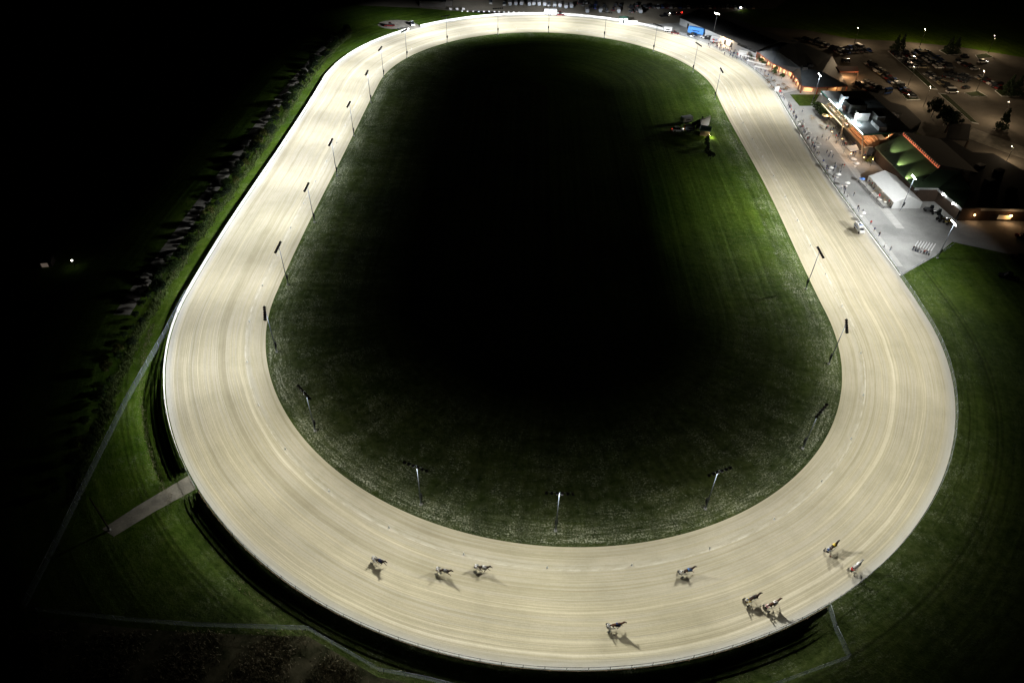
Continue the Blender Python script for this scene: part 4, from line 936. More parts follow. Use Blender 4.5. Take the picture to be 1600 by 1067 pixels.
# 3 grandstand
def stand():
    HR, HF = 8.2, 3.6
    t = empty("grandstand", (0, 0, 0), 0, "two storey grandstand with glazed dining tiers and white lit roof edge", "grandstand")
    A, B_, D_ = at(1283.5, 142.4, HR), at(1348.7, 210.4, HR), at(1392, 207, HR)
    u = (B_ - A).normalized(); n = Vector((-u.y, u.x, 0)); n = n if n.x > 0 else -n
    back = 20
    Cq, Dq = D_ + n * 9, A + n * back
    b = MB(); roofpoly(b, [A, B_, D_, Cq, Dq + u * 8, Dq], th=.45); b.obj("roof", roof_mat("membrane_roof", (.16, .18, .19), .6, .7, 0), t)
    # fascia with the strip light on it
    for (p, q, nm) in ((A, B_, 0), (B_, D_, 1)):
        d = (q - p).normalized(); m_ = (p + q) / 2; L = (q - p).length; b = MB(); b.box((m_.x, m_.y, HR - .25), (L, .3, .5), atan2(d.y, d.x)); b.obj("fascia", mat("teal_fascia", (.02, .16, .13)), t)
    for (a0, a1) in ((.20, .45), (.60, 1.0)):
        p, q = A + u * (B_ - A).length * a0, A + u * (B_ - A).length * a1; m_ = (p + q) / 2 - n * .17; b = MB(); b.box((m_.x, m_.y, HR + .06), ((q - p).length, .16, .12), atan2(u.y, u.x)); b.obj("strip_light", M_led, t)
        plight("roof_strip_light", (m_.x + n.x * 2.2, m_.y + n.y * 2.2, HR + .9), 500, (.9, 1, 1), .3)
    # floor slab edge, raked glazing, tiers
    fa, fb = at(1283.5, 163.5, HF), at(1351.5, 231, HF)
    f2, f3 = at(1371, 227.5, HF), at(1386.5, 215, HF)
    bk = [fb + n * 12, fa + n * 12]
    b = MB(); b.prism([(p.x, p.y) for p in (fa, fb, f2, f3, bk[0], bk[1])], HF - .35, HF); b.obj("floor_slab", M_cream, t)
    ins = [fa + n * 1.2, fb + n * 1.2]
    b = MB(); b.prism([(p.x, p.y) for p in (fa + n * 1.6, fb + n * 1.6, fb + n * 12, fa + n * 12)], 0, HF - .35); b.obj("wall", mat("dark_base_wall", (.10, .10, .095)), t)
    L = (fb - fa).length; split = .585
    for k in range(6):                      # terraces rising to the back
        z0 = HF + k * .55; p, q = fa + n * (1.0 + k * 1.25) + u * .5, fa + u * L * split + n * (1.0 + k * 1.25)
        m_ = (p + q) / 2 + n * .62; b = MB(); b.box((m_.x, m_.y, (HF + z0 + .25) / 2), ((q - p).length, 1.25, z0 + .25 - HF), atan2(u.y, u.x)); b.obj("tier", mat("tier_carpet", (.20, .17, .10)), t)
        p, q = fa + u * (L * split + 1.0) + n * (.8 + k * .95), fa + u * (L - .5) + n * (.8 + k * .95); m_ = (p + q) / 2 + n * .47
        b = MB(); b.box((m_.x, m_.y, (HF + z0 + .2) / 2), ((q - p).length, .95, z0 + .2 - HF), atan2(u.y, u.x)); b.obj("tier", mat("tier_timber", (.30, .17, .09)), t)
        b = MB(); b.box((m_.x, m_.y, z0 + .42), ((q - p).length * .97, .38, .10), atan2(u.y, u.x)); b.obj("bench", mat("bench_orange", (.34, .15, .06)), t)
    # curved balcony right of the corner
    cx = fb + n * 3.2 + u * .2
    arc = [fb, fb.lerp(f2, .5) - Vector((0, .8, 0)), f2, f3]
    for k in range(5):
        sh = n * (.9 * (k + .6)) - u * (.5 * (k + .6)) ; z0 = HF + .35 * k
        for p, q in zip(arc, arc[1:]):
            p2, q2 = p + sh, q + sh; m_ = (p2 + q2) / 2; d = (q2 - p2)
            b = MB(); b.box((m_.x, m_.y, z0 + .3), (d.length, .5, .55), atan2(d.y, d.x)); b.obj("bench", mat("bench_brown", (.30, .15, .07)), t)
    for p, q in zip([fa] + arc, arc):
        d = q - p
        if d.length < .1: continue
        m_ = (p + q) / 2; b = MB(); b.box((m_.x, m_.y, HF + .2), (d.length, .10, .4), atan2(d.y, d.x)); b.obj("parapet", M_cream, t)
    b = MB(); m_ = fa + u * (L * .29) + Vector((0, 0, .95)); b.box((m_.x - n.x * .12, m_.y - n.y * .12, HF + .45), (L * .57, .1, .08), atan2(u.y, u.x)); b.obj("strip_light", emis("warm_strip", (1, .9, .6), 3.0), t)
    for k in range(15):                     # mullions and slanted glass
        p = fa + u * (L * split * k / 14) + Vector((0, 0, .9)); q = A + (B_ - A) * (split * k / 14) - Vector((0, 0, .9)); b = MB(); b.tube(p, q, .06, n=4); b.obj("mullion", M_steel, t)
    # white posts
    for p, q in ((fb, B_), (fa + u * L * split, A + (B_ - A) * split), (f3, D_)):
        b = MB(); b.tube((p.x, p.y, 0), (q.x, q.y, HR - .4), .28, n=8); b.obj("column", M_cream, t)
    # dining tables on the tiers
    i = 0
    for k in range(6):
        for j in range(17):
            if random.random() < .12: continue
            p = fa + u * (1.4 + (L * split - 2.4) * j / 16.0 + (k % 2) * .5) + n * (1.6 + k * 1.25); z0 = HF + k * .55 + .25
            if i >= 95: break
            i += 1
            b = MB(); b.tube((0, 0, 0), (0, 0, .72), .06, n=5); b.tube((0, 0, .72), (0, 0, .78), .55, n=10)
            o = b.obj("dining_table", M_white if random.random() < .6 else cloth["tan"], None, (p.x, p.y, z0)); tag(o, "small round dining table on the carpeted tiers behind the grandstand glass", "table", "dining tables on the grandstand tiers")
            if random.random() < .8:
                pp = person(Vector((p.x + u.x * .55, p.y + u.y * .55, z0 - .45)), random.randrange(10), random.uniform(0, 6), "guest in %s top and %s trousers at the dining tiers of the grandstand", "diners in the grandstand")
    for j in range(9):
        p = fa + u * (L * (.03 + .066 * j)) + n * 3.0; plight("dining_light", (p.x, p.y, 7.0), 420, (1, .84, .60), .3)
        if j < 4: p = fa + u * (L * (.63 + .1 * j)) + n * 2.6; plight("terrace_light", (p.x, p.y, 6.6), 560, (1, .68, .42), .3)
    for fx in (.35, .7): p = f2.lerp(f3, fx) + n * 1.5; plight("balcony_light", (p.x, p.y, 6.4), 220, (1, .7, .45), .3)
    # roof structures
    def rbox(px, py, size, m, nm, rz=0.0):
        p = at(px, py, HR + .05); b = MB(); b.box((0, 0, size[2] / 2), size); o = b.obj(nm, m, t, (p.x, p.y, HR + .05)); o.rotation_euler = (0, 0, atan2(u.y, u.x) + rz)
    rbox(1316, 162, (3, 2, 3.4), M_steel, "roof_unit"); rbox(1320, 171, (2, 1.6, 1.4), M_red, "roof_unit"); rbox(1333, 172, (6, 7, 3.2), mat("penthouse", (.12, .125, .13)), "penthouse")
    rbox(1345, 187, (2.6, 4.6, 3.0), M_white, "camera_cabin"); rbox(1372, 199, (7, 3.0, 1.4), mat("unit_grey", (.3, .31, .32)), "roof_unit"); rbox(1370, 188, (5, 3, 2.6), mat("unit_grey", (.3, .31, .32)), "roof_unit")
    q = at(1336, 188, HR); b = MB(); b.box((q.x, q.y, HR + 1.6), (.5, .5, .4)); b.tube((q.x, q.y, HR), (q.x, q.y, HR + 1.5), .06); b.obj("roof_floodlight", M_lamp, t); plight("roof_flood", (q.x + n.x * .2 - u.x * .8, q.y - .8, HR + 2.4), 1500, (.92, 1, 1), .2)
    q = at(1314, 166, HR); plight("roof_flood", (q.x, q.y, HR + 2.0), 1100, (.9, 1, 1), .2)
    # entrance canopy on the apron side
    t2 = empty("kiosk_canopy", (0, 0, 0), 0, "small white flat canopy with an orange lamp at the grandstand foot", "canopy")
    q = [at(1321.5, 228, 3), at(1338, 226.5, 3), at(1342, 233.5, 3), at(1328.5, 236, 3)]; b = MB(); roofpoly(b, q, th=.3); b.obj("roof", M_white, t2)
    for p in q: b = MB(); b.tube((p.x, p.y, 0), (p.x, p.y, 2.8), .09, n=6); b.obj("post", M_steel, t2)
    p = at(1337, 232, 2); b = MB(); b.ball(p, .3); b.obj("lamp", M_warm, t2); plight("kiosk_light", p + Vector((0, -.5, .4)), 500)
    return n, u
GN, GU = stand()

# 4 casino hall with the green metal roof
def hall():
    HE, HT = 5.2, 9.5
    t = empty("event_hall", (0, 0, 0), 0, "large hall with green metal roof, three uplights and red lit clerestory", "hall")
    e0, e1, e2 = at(1366.5, 229.5, HE), at(1407.4, 271.8, HE), at(1430, 293, HE)
    r0, r1 = at(1411, 211, HT), at(1466, 263, HT)
    b = MB(); roofpoly(b, [e0, e1, r1, r0], th=.3); roofpoly(b, [e1, e2, r1], th=.3); b.obj("roof", M_roofg, t)
    d = (r1 - r0); L = d.length; n = Vector((-d.y, d.x, 0)).normalized(); n = n if n.x > 0 else -n; ang = atan2(d.y, d.x); m_ = (r0 + r1) / 2
    b = MB(); b.box((m_.x + n.x * .2, m_.y + n.y * .2, HT + .55), (L, .3, 1.1), ang); b.obj("clerestory", mat("clerestory_dark", (.10, .03, .02)), t)
    for z in (.02, 1.1): b = MB(); b.box((m_.x - n.x * .05, m_.y - n.y * .05, HT + z), (L, .16, .14), ang); b.obj("strip_light", M_neon, t)
    for k in range(21):
        p = r0 + d * (k / 20) - n * .02
        b = MB(); b.box((p.x, p.y, HT + .55), (.14, .14, 1.0), ang); b.obj("bar", M_neon, t)
    T0, T1 = r0 + Vector((0, 0, 1.3)) + n * .2, r1 + Vector((0, 0, 1.3)) + n * .2
    b = MB(); roofpoly(b, [T0 - n * .5, T1 - n * .5, T1 + n * 15 - Vector((0, 0, 3)), T0 + n * 15 - Vector((0, 0, 3))], th=.3); b.obj("roof", M_roofd, t)
    w = [e0 + n * 1.2, e2 + n * 1.2, r1 + n * 14, r0 + n * 14]; b = MB(); b.prism([(p.x, p.y) for p in w], 0, HE - .5); b.obj("wall", M_brick, t)
    for px, py in ((1383.5, 241), (1399, 258), (1414.5, 276.5)):
        p = at(px, py, HE + .9) ; q = Vector((p.x, p.y, 0)); up = ((r0 + r1) / 2 - (e0 + e2) / 2); up.z = 0; up.normalize()
        ld = bpy.data.lights.new("roof_uplight", 'SPOT'); ld.energy = 4500; ld.color = (1, .90, .50); ld.spot_size = radians(72); ld.spot_blend = .7; ld.shadow_soft_size = .1
        o = bpy.data.objects.new("roof_uplight", ld); C.objects.link(o)
        zz = HE + (p - e1).dot(up) * (HT - HE) / ((r0 - e0).dot(up)) + (1.3 if px > 1410 else .6); o.location = (p.x - up.x * .3, p.y - up.y * .3, zz); dv = Vector((up.x, up.y, .10)); o.rotation_euler = dv.to_track_quat('-Z', 'Y').to_euler()
        b = MB(); b.box((p.x - up.x * .9, p.y - up.y * .9, zz - .3), (.4, .4, .3)); b.obj("uplight", M_dark, t)
    # lower wing
    g = [at(1430, 293, HE), at(1466, 294, HE - .2), at(1503.5, 325.5, HE - .2), at(1519, 299, HE + 1.2), at(1500, 268, HE + 3.0), at(1466, 264.5, HE + 3.4)]
    wg = empty("side_wing", (0, 0, 0), 0, "lower green roofed wing with a pale fascia carrying two white lamps", "building wing")
    b = MB(); roofpoly(b, g, th=.3); bmesh.ops.triangulate(b.bm, faces=b.bm.faces[:]); b.obj("roof", M_roofg, wg)
    for p, q in ((g[0], g[1]), (g[1], g[2])):
        dd = q - p; m_ = (p + q) / 2; b = MB(); b.box((m_.x, m_.y - .12, m_.z - .45), (dd.length, .3, .9), atan2(dd.y, dd.x)); b.obj("fascia", M_wallg, wg)
    cc = (g[1] + g[2] + g[3] + g[4]) / 4
    w = [g[0] + (cc - g[0]) * .12, g[1] + (cc - g[1]) * .12, g[2] + (cc - g[2]) * .12, g[3], g[4], g[5]]
    b = MB(); b.prism([(p.x, p.y) for p in w], 0, 4.5); b.obj("wall", M_brick, wg)
    for px, py in ((1474, 302.5), (1489.5, 317)):
        p = at(px, py, HE - .3) + Vector((-.3, -.5, 0)); b = MB(); b.ball(p, .33); b.obj("lamp", M_lamp, wg); plight("fascia_light", p + Vector((-.7, -.9, -.2)), 90, (1, .97, .9))
    p = at(1437, 296, 3.4) + Vector((0, -.6, 0)); b = MB(); b.box(p, (1.6, .2, .5)); b.obj("lit_sign", emis("red_sign", (1, .12, .08), 7), t); plight("sign_light", p + Vector((0, -1.2, 0)), 350, (1, .35, .25))
    # dark flat roofs behind, right
    f = empty("rear_block", (0, 0, 0), 0, "large dark flat roofed block behind the green roofs, warm lamps on its front", "building")
    q = [at(1504, 326, 4.6), at(1640, 327, 4.6), at(1640, 290, 4.6), at(1552, 240, 4.6), at(1520, 238, 4.6), at(1480, 215, 4.6), at(1455, 218, 4.6), at(1505, 268, 4.6), at(1520, 300, 4.6)]
    b = MB(); b.prism([(p.x, p.y) for p in q], 0, 4.6, 0, 1); b.obj("wall", [M_brick, M_roofd], f)
    m_ = (q[0] + q[1]) / 2; b = MB(); b.box((m_.x, m_.y - .15, 4.3), ((q[1] - q[0]).length, .3, .9)); b.obj("fascia", M_wallg, f)
    for px, py, e in ((1522, 335, 130), (1575, 334, 90), (1587, 344, 80)):
        p = at(px, py, 2.6); p.y = q[0].y - .5; b = MB(); b.box(p, (.35, .3, .5)); b.obj("wall_lamp", M_warm, f); plight("wall_lamp_light", p + Vector((0, -.6, -.2)), e, (1, .58, .28))
    p = at(1565, 335, 1.8); p.y = q[0].y - .1; b = MB(); b.box(p, (4.4, .1, 1.5)); b.obj("window", emis("dim_window", (1, .85, .5), .10), f)
    for px, py in ((1545, 285), (1560, 270), (1530, 262), (1580, 300)): p = at(px, py, 4.6); b = MB(); b.box((p.x, p.y, 5.2), (3, 2.2, 1.2), .5); b.obj("roof_unit", M_dark, f)
    f = empty("porte_cochere", (0, 0, 0), 0, "dark flat car porch roof on pillars behind the hall", "canopy")
    q = [at(1484, 192, 4.4), at(1517, 194, 4.4), at(1514, 218, 4.4), at(1478, 216, 4.4)]; b = MB(); roofpoly(b, q, th=.7); b.obj("roof", M_roofd, f)
    for p in q: b = MB(); b.box((p.x, p.y, 1.9), (.6, .6, 3.8)); b.obj("pillar", M_brick, f)
    f = empty("rear_store", (0, 0, 0), 0, "dark flat roofed back building behind the grandstand", "building")
    q = [at(1330, 139, 5), at(1372, 146, 5), at(1392, 160, 5), at(1415, 166, 5), at(1440, 190, 5), at(1410, 208, 5), at(1392, 192, 5), at(1350, 165, 5)]
    b = MB(); b.prism([(p.x, p.y) for p in q], 0, 5, 0, 1); b.obj("wall", [mat("dark_base_wall", (.10, .10, .095)), M_roofd], f)
    for px, py in ((1380, 178), (1400, 182), (1360, 160)): p = at(px, py, 5); b = MB(); b.box((p.x, p.y, 5.7), (2.6, 3.2, 1.4), .6); b.obj("roof_unit", mat("unit_grey", (.3, .31, .32)), f)
hall()

# 5 white marquee
def tent():
    g0, g1 = at(1392.3, 326), at(1437.3, 326); e0, e1 = at(1357.4, 275, 2.4), at(1403, 271.5, 2.4)
    HEv, HRg = 2.4, 4.6
    f0, f1 = Vector((g0.x, g0.y, HEv)), Vector((g1.x, g1.y, HEv)); b0 = e0; b1 = b0 + (f1 - f0)
    rf, rb = (f0 + f1) / 2 + Vector((0, 0, HRg - HEv)), (b0 + b1) / 2 + Vector((0, 0, HRg - HEv))
    M_t = mat("tent_canvas", (.74, .77, .78), .55, var=.04, scale=1)
    t = empty("marquee", (0, 0, 0), 0, "big white marquee tent with pitched roof beside the green roofed hall", "tent")
    b = MB(); b.poly([f0, rf, rb, b0][::-1]); b.poly([f1, b1, rb, rf][::-1]); bmesh.ops.recalc_face_normals(b.bm, faces=b.bm.faces[:])
    bmesh.ops.subdivide_edges(b.bm, edges=b.bm.edges[:], cuts=4, use_grid_fill=True)
    for v in b.bm.verts: v.co.z += .05 * sin(v.co.y * 1.6) * (v.co.z < HRg - .1)
    b.obj("canopy", M_t, t)
    z = lambda p: Vector((p.x, p.y, .03)); b = MB(); b.poly([z(f0), z(f1), f1, rf, f0]); b.poly([z(b0), z(b1), b1, rb, b0]); b.poly([z(f1), z(b1), b1, f1]); b.obj("side_wall", M_t, t)
    for k in range(7):
        for p, q in ((f0, b0),): c = p.lerp(q, k / 6); b = MB(); b.tube((c.x, c.y, 0), (c.x, c.y, HEv), .06, n=6); b.obj("pole", M_steel, t)
    for k in range(3): c = rf.lerp(rb, .2 + .3 * k); plight("tent_light", (c.x, c.y, 3.3), 260, (1, .85, .65), .3)
    d = (f0 - b0).normalized(); o_ = Vector((d.y, -d.x, 0)); o_ = o_ if o_.x < 0 else -o_
    P = [z(b0) + o_ * 3.2, z(f0) + o_ * 3.2, z(f0)]
    fw = wire_fence("patio_fence", P, 1.0, "dark patio fence round the tables in front of the white tent", None, 2.4, mat("dark_mesh", (.03, .03, .03), alpha=.6), M_dark)
    for k in range(26):
        p = z(b0).lerp(z(f0), random.uniform(.05, .97)) + o_ * random.uniform(-3, 2.7)
        if k % 2: person(p, random.randrange(10), random.uniform(0, 6), "guest in %s top and %s trousers at the tables before the white tent", "guests at the white tent")
        else:
            b = MB(); b.tube((0, 0, 0), (0, 0, .72), .05, n=5); b.tube((0, 0, .72), (0, 0, .77), .5, n=10); o = b.obj("patio_table", M_white if k % 4 else cloth["tan"], None, p); tag(o, "round patio table beside the open side of the white tent", "table", "tables by the white tent")
tent()
def bleacher():
    a, b_ = at(1424, 389.5), at(1445.5, 397); c = at(1458, 376.5); u = (b_ - a).normalized(); v = Vector((-u.y, u.x, 0)); v = v if v.y > 0 else -v; L = (b_ - a).length + 1.6; Wd = 6.0
    t = empty("bleachers", a, atan2(u.y, u.x), "small aluminium bleachers with seven bright benches near the apron corner", "bleachers")
    for k in range(7):
        x = .4 + k * L / 7.2; b = MB(); b.box((x, Wd / 2, .35 + k * .16), (.32, Wd, .06)); b.obj("bench", mat("aluminium", (.75, .77, .80), .35, .3), t)
        for y in (.3, Wd - .3): b = MB(); b.tube((x, y, 0), (x, y, .32 + k * .16), .04, n=5); b.obj("leg", M_dark, t)
    b = MB(); [b.tube((.2, y, .3), (L - .2, y, 1.3), .04, n=5) for y in (.3, Wd - .3)]; b.obj("side_beam", M_dark, t)
    for k in range(7): person(a + u * (.5 + k * L / 7.2) - v * .5, k * 3 + 1, 2.0, "spectator in %s top and %s trousers standing at the lower end of the bleachers", "spectators at the bleachers")
bleacher()
# infield tote board island
def island_things():
    t = empty("tote_board", at(1099, 202), -.85, "white topped results board seen from its side among infield trees", "results board")
    b = MB(); b.box((0, 0, 2.9), (.6, 6.0, 3.6)); b.obj("board", M_white, t)
    for y in (-2.4, 2.4): b = MB(); b.tube((0, y, 0), (0, y, 1.2), .14, n=6); b.obj("leg", M_steel, t)
    t = empty("infield_shed", at(1101, 209.5), -.25, "dark green roofed hut beside the results board in the infield", "hut")
    b = MB(); b.box((0, 0, 1.2), (3.6, 4.4, 2.4)); b.obj("wall", M_wood, t); b = MB(); roofpoly(b, [(-2.1, -2.6, 2.4), (2.1, -2.6, 2.4), (2.1, 0, 3.4), (-2.1, 0, 3.4)]); roofpoly(b, [(2.1, 2.6, 2.4), (-2.1, 2.6, 2.4), (-2.1, 0, 3.4), (2.1, 0, 3.4)]); b.obj("roof", mat("hut_roof", (.10, .17, .15)), t)
    trailer(at(1072, 191.5), .4, mat("unit_pale", (.55, .56, .60)), "pale grey caravan at the top of the infield island", None, 4.6, 2.2, 2.5, "caravan", "caravan")
    trailer(at(1077, 204), .1, mat("unit_grey", (.3, .31, .32)), "small grey flat unit with white top beside the infield car", None, 3.4, 2.4, 2.0, "utility_box", "utility box")
    b = MB(); b.box((0, 0, .9), (1.0, .8, 1.8)); b.box((0, 0, 1.9), (1.2, 1.0, .15)); o = b.obj("orange_cabinet", mat("orange_paint", (.5, .16, .03)), None, at(1070, 203.5)); tag(o, "small orange cabinet between car and grey unit in the infield", "cabinet")
    o = vehicle(at(1059, 205), .1, "suv", "white", "white car with lights on parked at the infield island", None)
    b = MB(); b.box((-2.35, .6, .7), (.06, .3, .2)); b.obj("tail_light", M_tail, o); b = MB(); b.box((2.36, .6, .65), (.06, .3, .2)); b.obj("headlight", M_head, o)
    p = at(1107.5, 215); b = MB(); b.tube((0, 0, 0), (0, 0, 1.0), .05, n=6); b.box((.1, 0, 1.05), (.3, .4, .25)); o = b.obj("garden_floodlight", M_dark, None, p); tag(o, "low floodlight throwing a yellow green glow on the infield grass", "floodlight")
    b = MB(); b.box((.27, 0, 1.05), (.02, .32, .2)); b.obj("lens", M_lamp, o); plight("garden_light", p + Vector((.9, -.2, 1.0)), 420, (1, .95, .55))
island_things()

# ------------------------------------------------------------------ people and tables on the apron
random.seed(21)
fp = [(1170, 72), (1240, 62)]
W_far = [inv(at(x, y))[0] for x, y in ((1130, 82), (1405, 425))]
GP = "spectators along the track rail"
k = 0
sA = s_ap + 12
while sA < 205:
    dens = 1.1 if 95 < sA < 150 else 1.9 if sA < 200 else 2.2
    p = T(sA, W0 + 1.5 + abs(random.gauss(0, .9)), .03)
    if sA > 60 or random.random() < .45:
        person(p, random.randrange(10), random.uniform(0, 6.2), "spectator in %s top and %s trousers standing along the track rail", GP); k += 1
    sA += random.expovariate(1 / dens) + .25
for (x, y) in [(1275.5, 219.5), (1290.5, 221), (1294, 219), (1306, 225), (1315, 229), (1291, 240), (1294.5, 246), (1300, 247), (1318, 262.5), (1305, 263), (1333, 306.5), (1284, 216), (1297, 241), (1253, 176), (1234, 168), (1219, 152)]:
    person(at(x, y, .03), random.randrange(10), random.uniform(0, 6.2), "person in %s top and %s trousers walking on the open apron", "people walking on the apron")
for i in range(46):
    x = random.uniform(0, 1); p = at(1112, 69, .03).lerp(at(1168, 96, .03), x) + Vector((random.uniform(-4, 4), random.uniform(-5, 5), 0))
    person(p, random.randrange(10), random.uniform(0, 6.2), "person in %s top and %s trousers in the crowd before the barn", "crowd in front of the barn")
for i in range(40):
    x = random.uniform(0, 1); p = at(1296, 200, .03).lerp(at(1352, 250, .03), x) + Vector((random.uniform(-3.5, 3.5), random.uniform(-3, 3), 0))
    person(p, random.randrange(10), random.uniform(0, 6.2), "guest in %s top and %s trousers on the dim patio below the grandstand", "guests below the grandstand")
for px, py, e in ((1300, 206, 260), (1316, 217, 300), (1330, 240, 320), (1350, 246, 420), (1364, 249, 260)):
    p = at(px, py, 3.0); t = empty("patio_lamp", Vector((p.x, p.y, 0)), 0, "small patio lamp post below the grandstand", "lamp", "patio lamps below the grandstand")
    b = MB(); b.tube((0, 0, 0), (0, 0, 2.8), .04, n=6); b.obj("post", M_dark, t); b = MB(); b.ball((0, 0, 2.95), .14); b.obj("globe", M_warm, t); plight("patio_light", (p.x - .4, p.y - .4, 3.0), e, (1, .66, .42))
def umbrella(px, py, c, label, group, r=1.25):
    p = at(px, py, .03); t = empty("patio_umbrella", p, random.uniform(0, 3), label, "umbrella", group)
    b = MB(); b.tube((0, 0, 0), (0, 0, 2.3), .03, n=5); b.obj("pole", M_steel, t)
    b = MB(); n = 8
    for i in range(n):
        a, d = 2 * pi * i / n, 2 * pi * (i + 1) / n; b.poly([(cos(a) * r, sin(a) * r, 1.95), (cos(d) * r, sin(d) * r, 1.95), (0, 0, 2.45)])
    b.obj("canopy", c, t)
    b = MB(); b.tube((0, 0, .68), (0, 0, .74), .5, n=10); b.tube((0, 0, 0), (0, 0, .68), .05, n=5); o = b.obj("patio_table", M_white, None, p); tag(o, "round table under an umbrella, " + label.split(",")[-1].strip(), "table", group + " tables")
gU = "white umbrellas along the rail"
for i, (x, y) in enumerate([(1258, 209), (1262.5, 215.5), (1268, 224.5), (1277.5, 232.5), (1296, 269.5), (1307.5, 280), (1321.5, 293.5), (1345, 340.5), (1248, 197), (1252, 201)]):
    umbrella(x, y, M_white, "white umbrella beside the track rail, near the home straight", gU, 1.0)
umbrella(1331.5, 256.5, M_white, "upper of two white umbrellas, beside the patio edge", "two white umbrellas by the patio", 1.1); umbrella(1335.5, 262.5, M_white, "lower of two white umbrellas, beside the patio edge", "two white umbrellas by the patio", 1.1)
for (x, y) in ((1289.5, 187.5), (1297, 188.5)): umbrella(x, y, mat("beige_canvas", (.62, .52, .36)), "large beige umbrella with a lamp, below the glazed tiers", "two beige umbrellas below the tiers", 2.0)
for px, py in ((1292.5, 181),): p = at(px, py, 3.1); o = glow(px, py, 3.1, M_warm, "hanging_lamp", "round warm lamp between the two beige umbrellas", .3); plight("umbrella_light", p + Vector((0, 0, .5)), 420, (1, .8, .5))
umbrella(1344.5, 287, cloth["blue"], "blue umbrella at the corner of the tent fence", "blue umbrella", 1.1)
for (x, y) in [(1306, 224), (1301, 214.5), (1284, 199.5), (1281, 198), (1267, 183.5), (1271, 186), (1268, 187.5)]:
    b = MB(); b.tube((0, 0, .68), (0, 0, .74), .55, n=10); b.tube((0, 0, 0), (0, 0, .68), .05, n=5); [b.box((cos(a) * .85, sin(a) * .85, .42), (.35, .35, .06), a) for a in (0, 1.6, 3.1, 4.7)]; o = b.obj("patio_table", cloth["tan"], None, at(x, y, .03)); tag(o, "round patio table with stools on the apron below the grandstand", "table", "tables on the apron below the grandstand")
def picnic(px, py, rz):
    t = empty("picnic_table", at(px, py, .035), rz, "picnic table with benches on the pavilion patio", "picnic table", "picnic tables on the pavilion patio")
    b = MB(); b.box((0, 0, .74), (1.9, .8, .06)); b.obj("table_top", M_wood, t)
    for sy in (1, -1): b = MB(); b.box((0, sy * .75, .44), (1.9, .28, .05)); b.obj("bench", M_wood, t)
    b = MB(); [b.tube((x, s_ * .7, 0), (x, -s_ * .1, .72), .04, n=5) for x in (-.7, .7) for s_ in (1, -1)]; b.obj("leg_frame", M_dark, t)
for (x, y) in [(1196, 121), (1199, 127), (1202, 131), (1209, 128.5), (1215, 135), (1206, 138), (1224, 133.5), (1230, 138.5), (1227, 141), (1219, 141), (1210, 118), (1190, 108)]: picnic(x, y, random.uniform(0, 3))
for (x, y, L_) in [(1170, 96, 7), (1180, 105, 9), (1188, 113, 7)]:
    b = MB(); b.box((0, 0, 2.1), (L_, 1.6, .12)); [b.tube((sx * L_ / 2 * .9, 0, 0), (sx * L_ / 2 * .9, 0, 2.05), .05, n=5) for sx in (1, -1)]; o = b.obj("awning", M_white, None, at(x, y, .03)); o.rotation_euler = (0, 0, -.65); tag(o, "long narrow white awning between trackside fence and pavilion", "awning", "white awnings by the far fence")
b = MB(); b.box((0, 0, 1.1), (4.4, 2.6, 2.2)); b.box((0, 0, 2.28), (4.7, 2.9, .15)); o = b.obj("white_tent_booth", M_white, None, at(1160, 88.5)); o.rotation_euler = (0, 0, -.5); tag(o, "plain white box booth in front of the barn end", "booth")
b = MB(); b.box((0, 0, 1.1), (1.6, .8, 2.2)); o = b.obj("white_cabinet", M_white, None, at(1213, 143)); tag(o, "white cabinet at the rail by the patio corner", "cabinet")
for i, (x, y) in enumerate(((1303.5, 262), (1314, 265))):
    b = MB(); b.box((0, 0, .5), (6.0, .12, .12)); b.box((0, 0, .9), (6.0, .08, .08)); [b.box((xx, 0, .45), (.1, .4, .9)) for xx in (-2.9, 0, 2.9)]; o = b.obj("crowd_barrier", M_dark, None, at(x, y, .03)); o.rotation_euler = (0, 0, 1.15); tag(o, ("left", "right")[i] + "hand of two dark crowd barriers standing free on the apron", "barrier", "two crowd barriers")
# machinery by the wing
for i, (x, y, c) in enumerate([(1450, 330, "grey"), (1462, 335, "black"), (1469, 345, "black"), (1479, 349, "yellow")]):
    t = empty("utility_tractor", at(x, y), random.uniform(0, 3), ("dark roller", "black tracked mower", "black utility tractor", "yellow utility tractor")[i] + " parked on the apron beside the brown wall", "tractor", "machines beside the brown wall")
    b = MB(); b.box((.3, 0, .95), (2.2, 1.1, .7), taper=.85); b.obj("body", paints[c], t); b = MB(); b.box((-.7, 0, 1.75), (1.1, 1.0, .9), taper=.8); b.obj("cab", M_glass, t)
    for xx, r in ((-.8, .6), (1.1, .4)):
        for sy in (1, -1): b = MB(); b.tube((xx, sy * .5, r), (xx, sy * .8, r), r, n=14); b.obj("wheel", M_tyre, t)

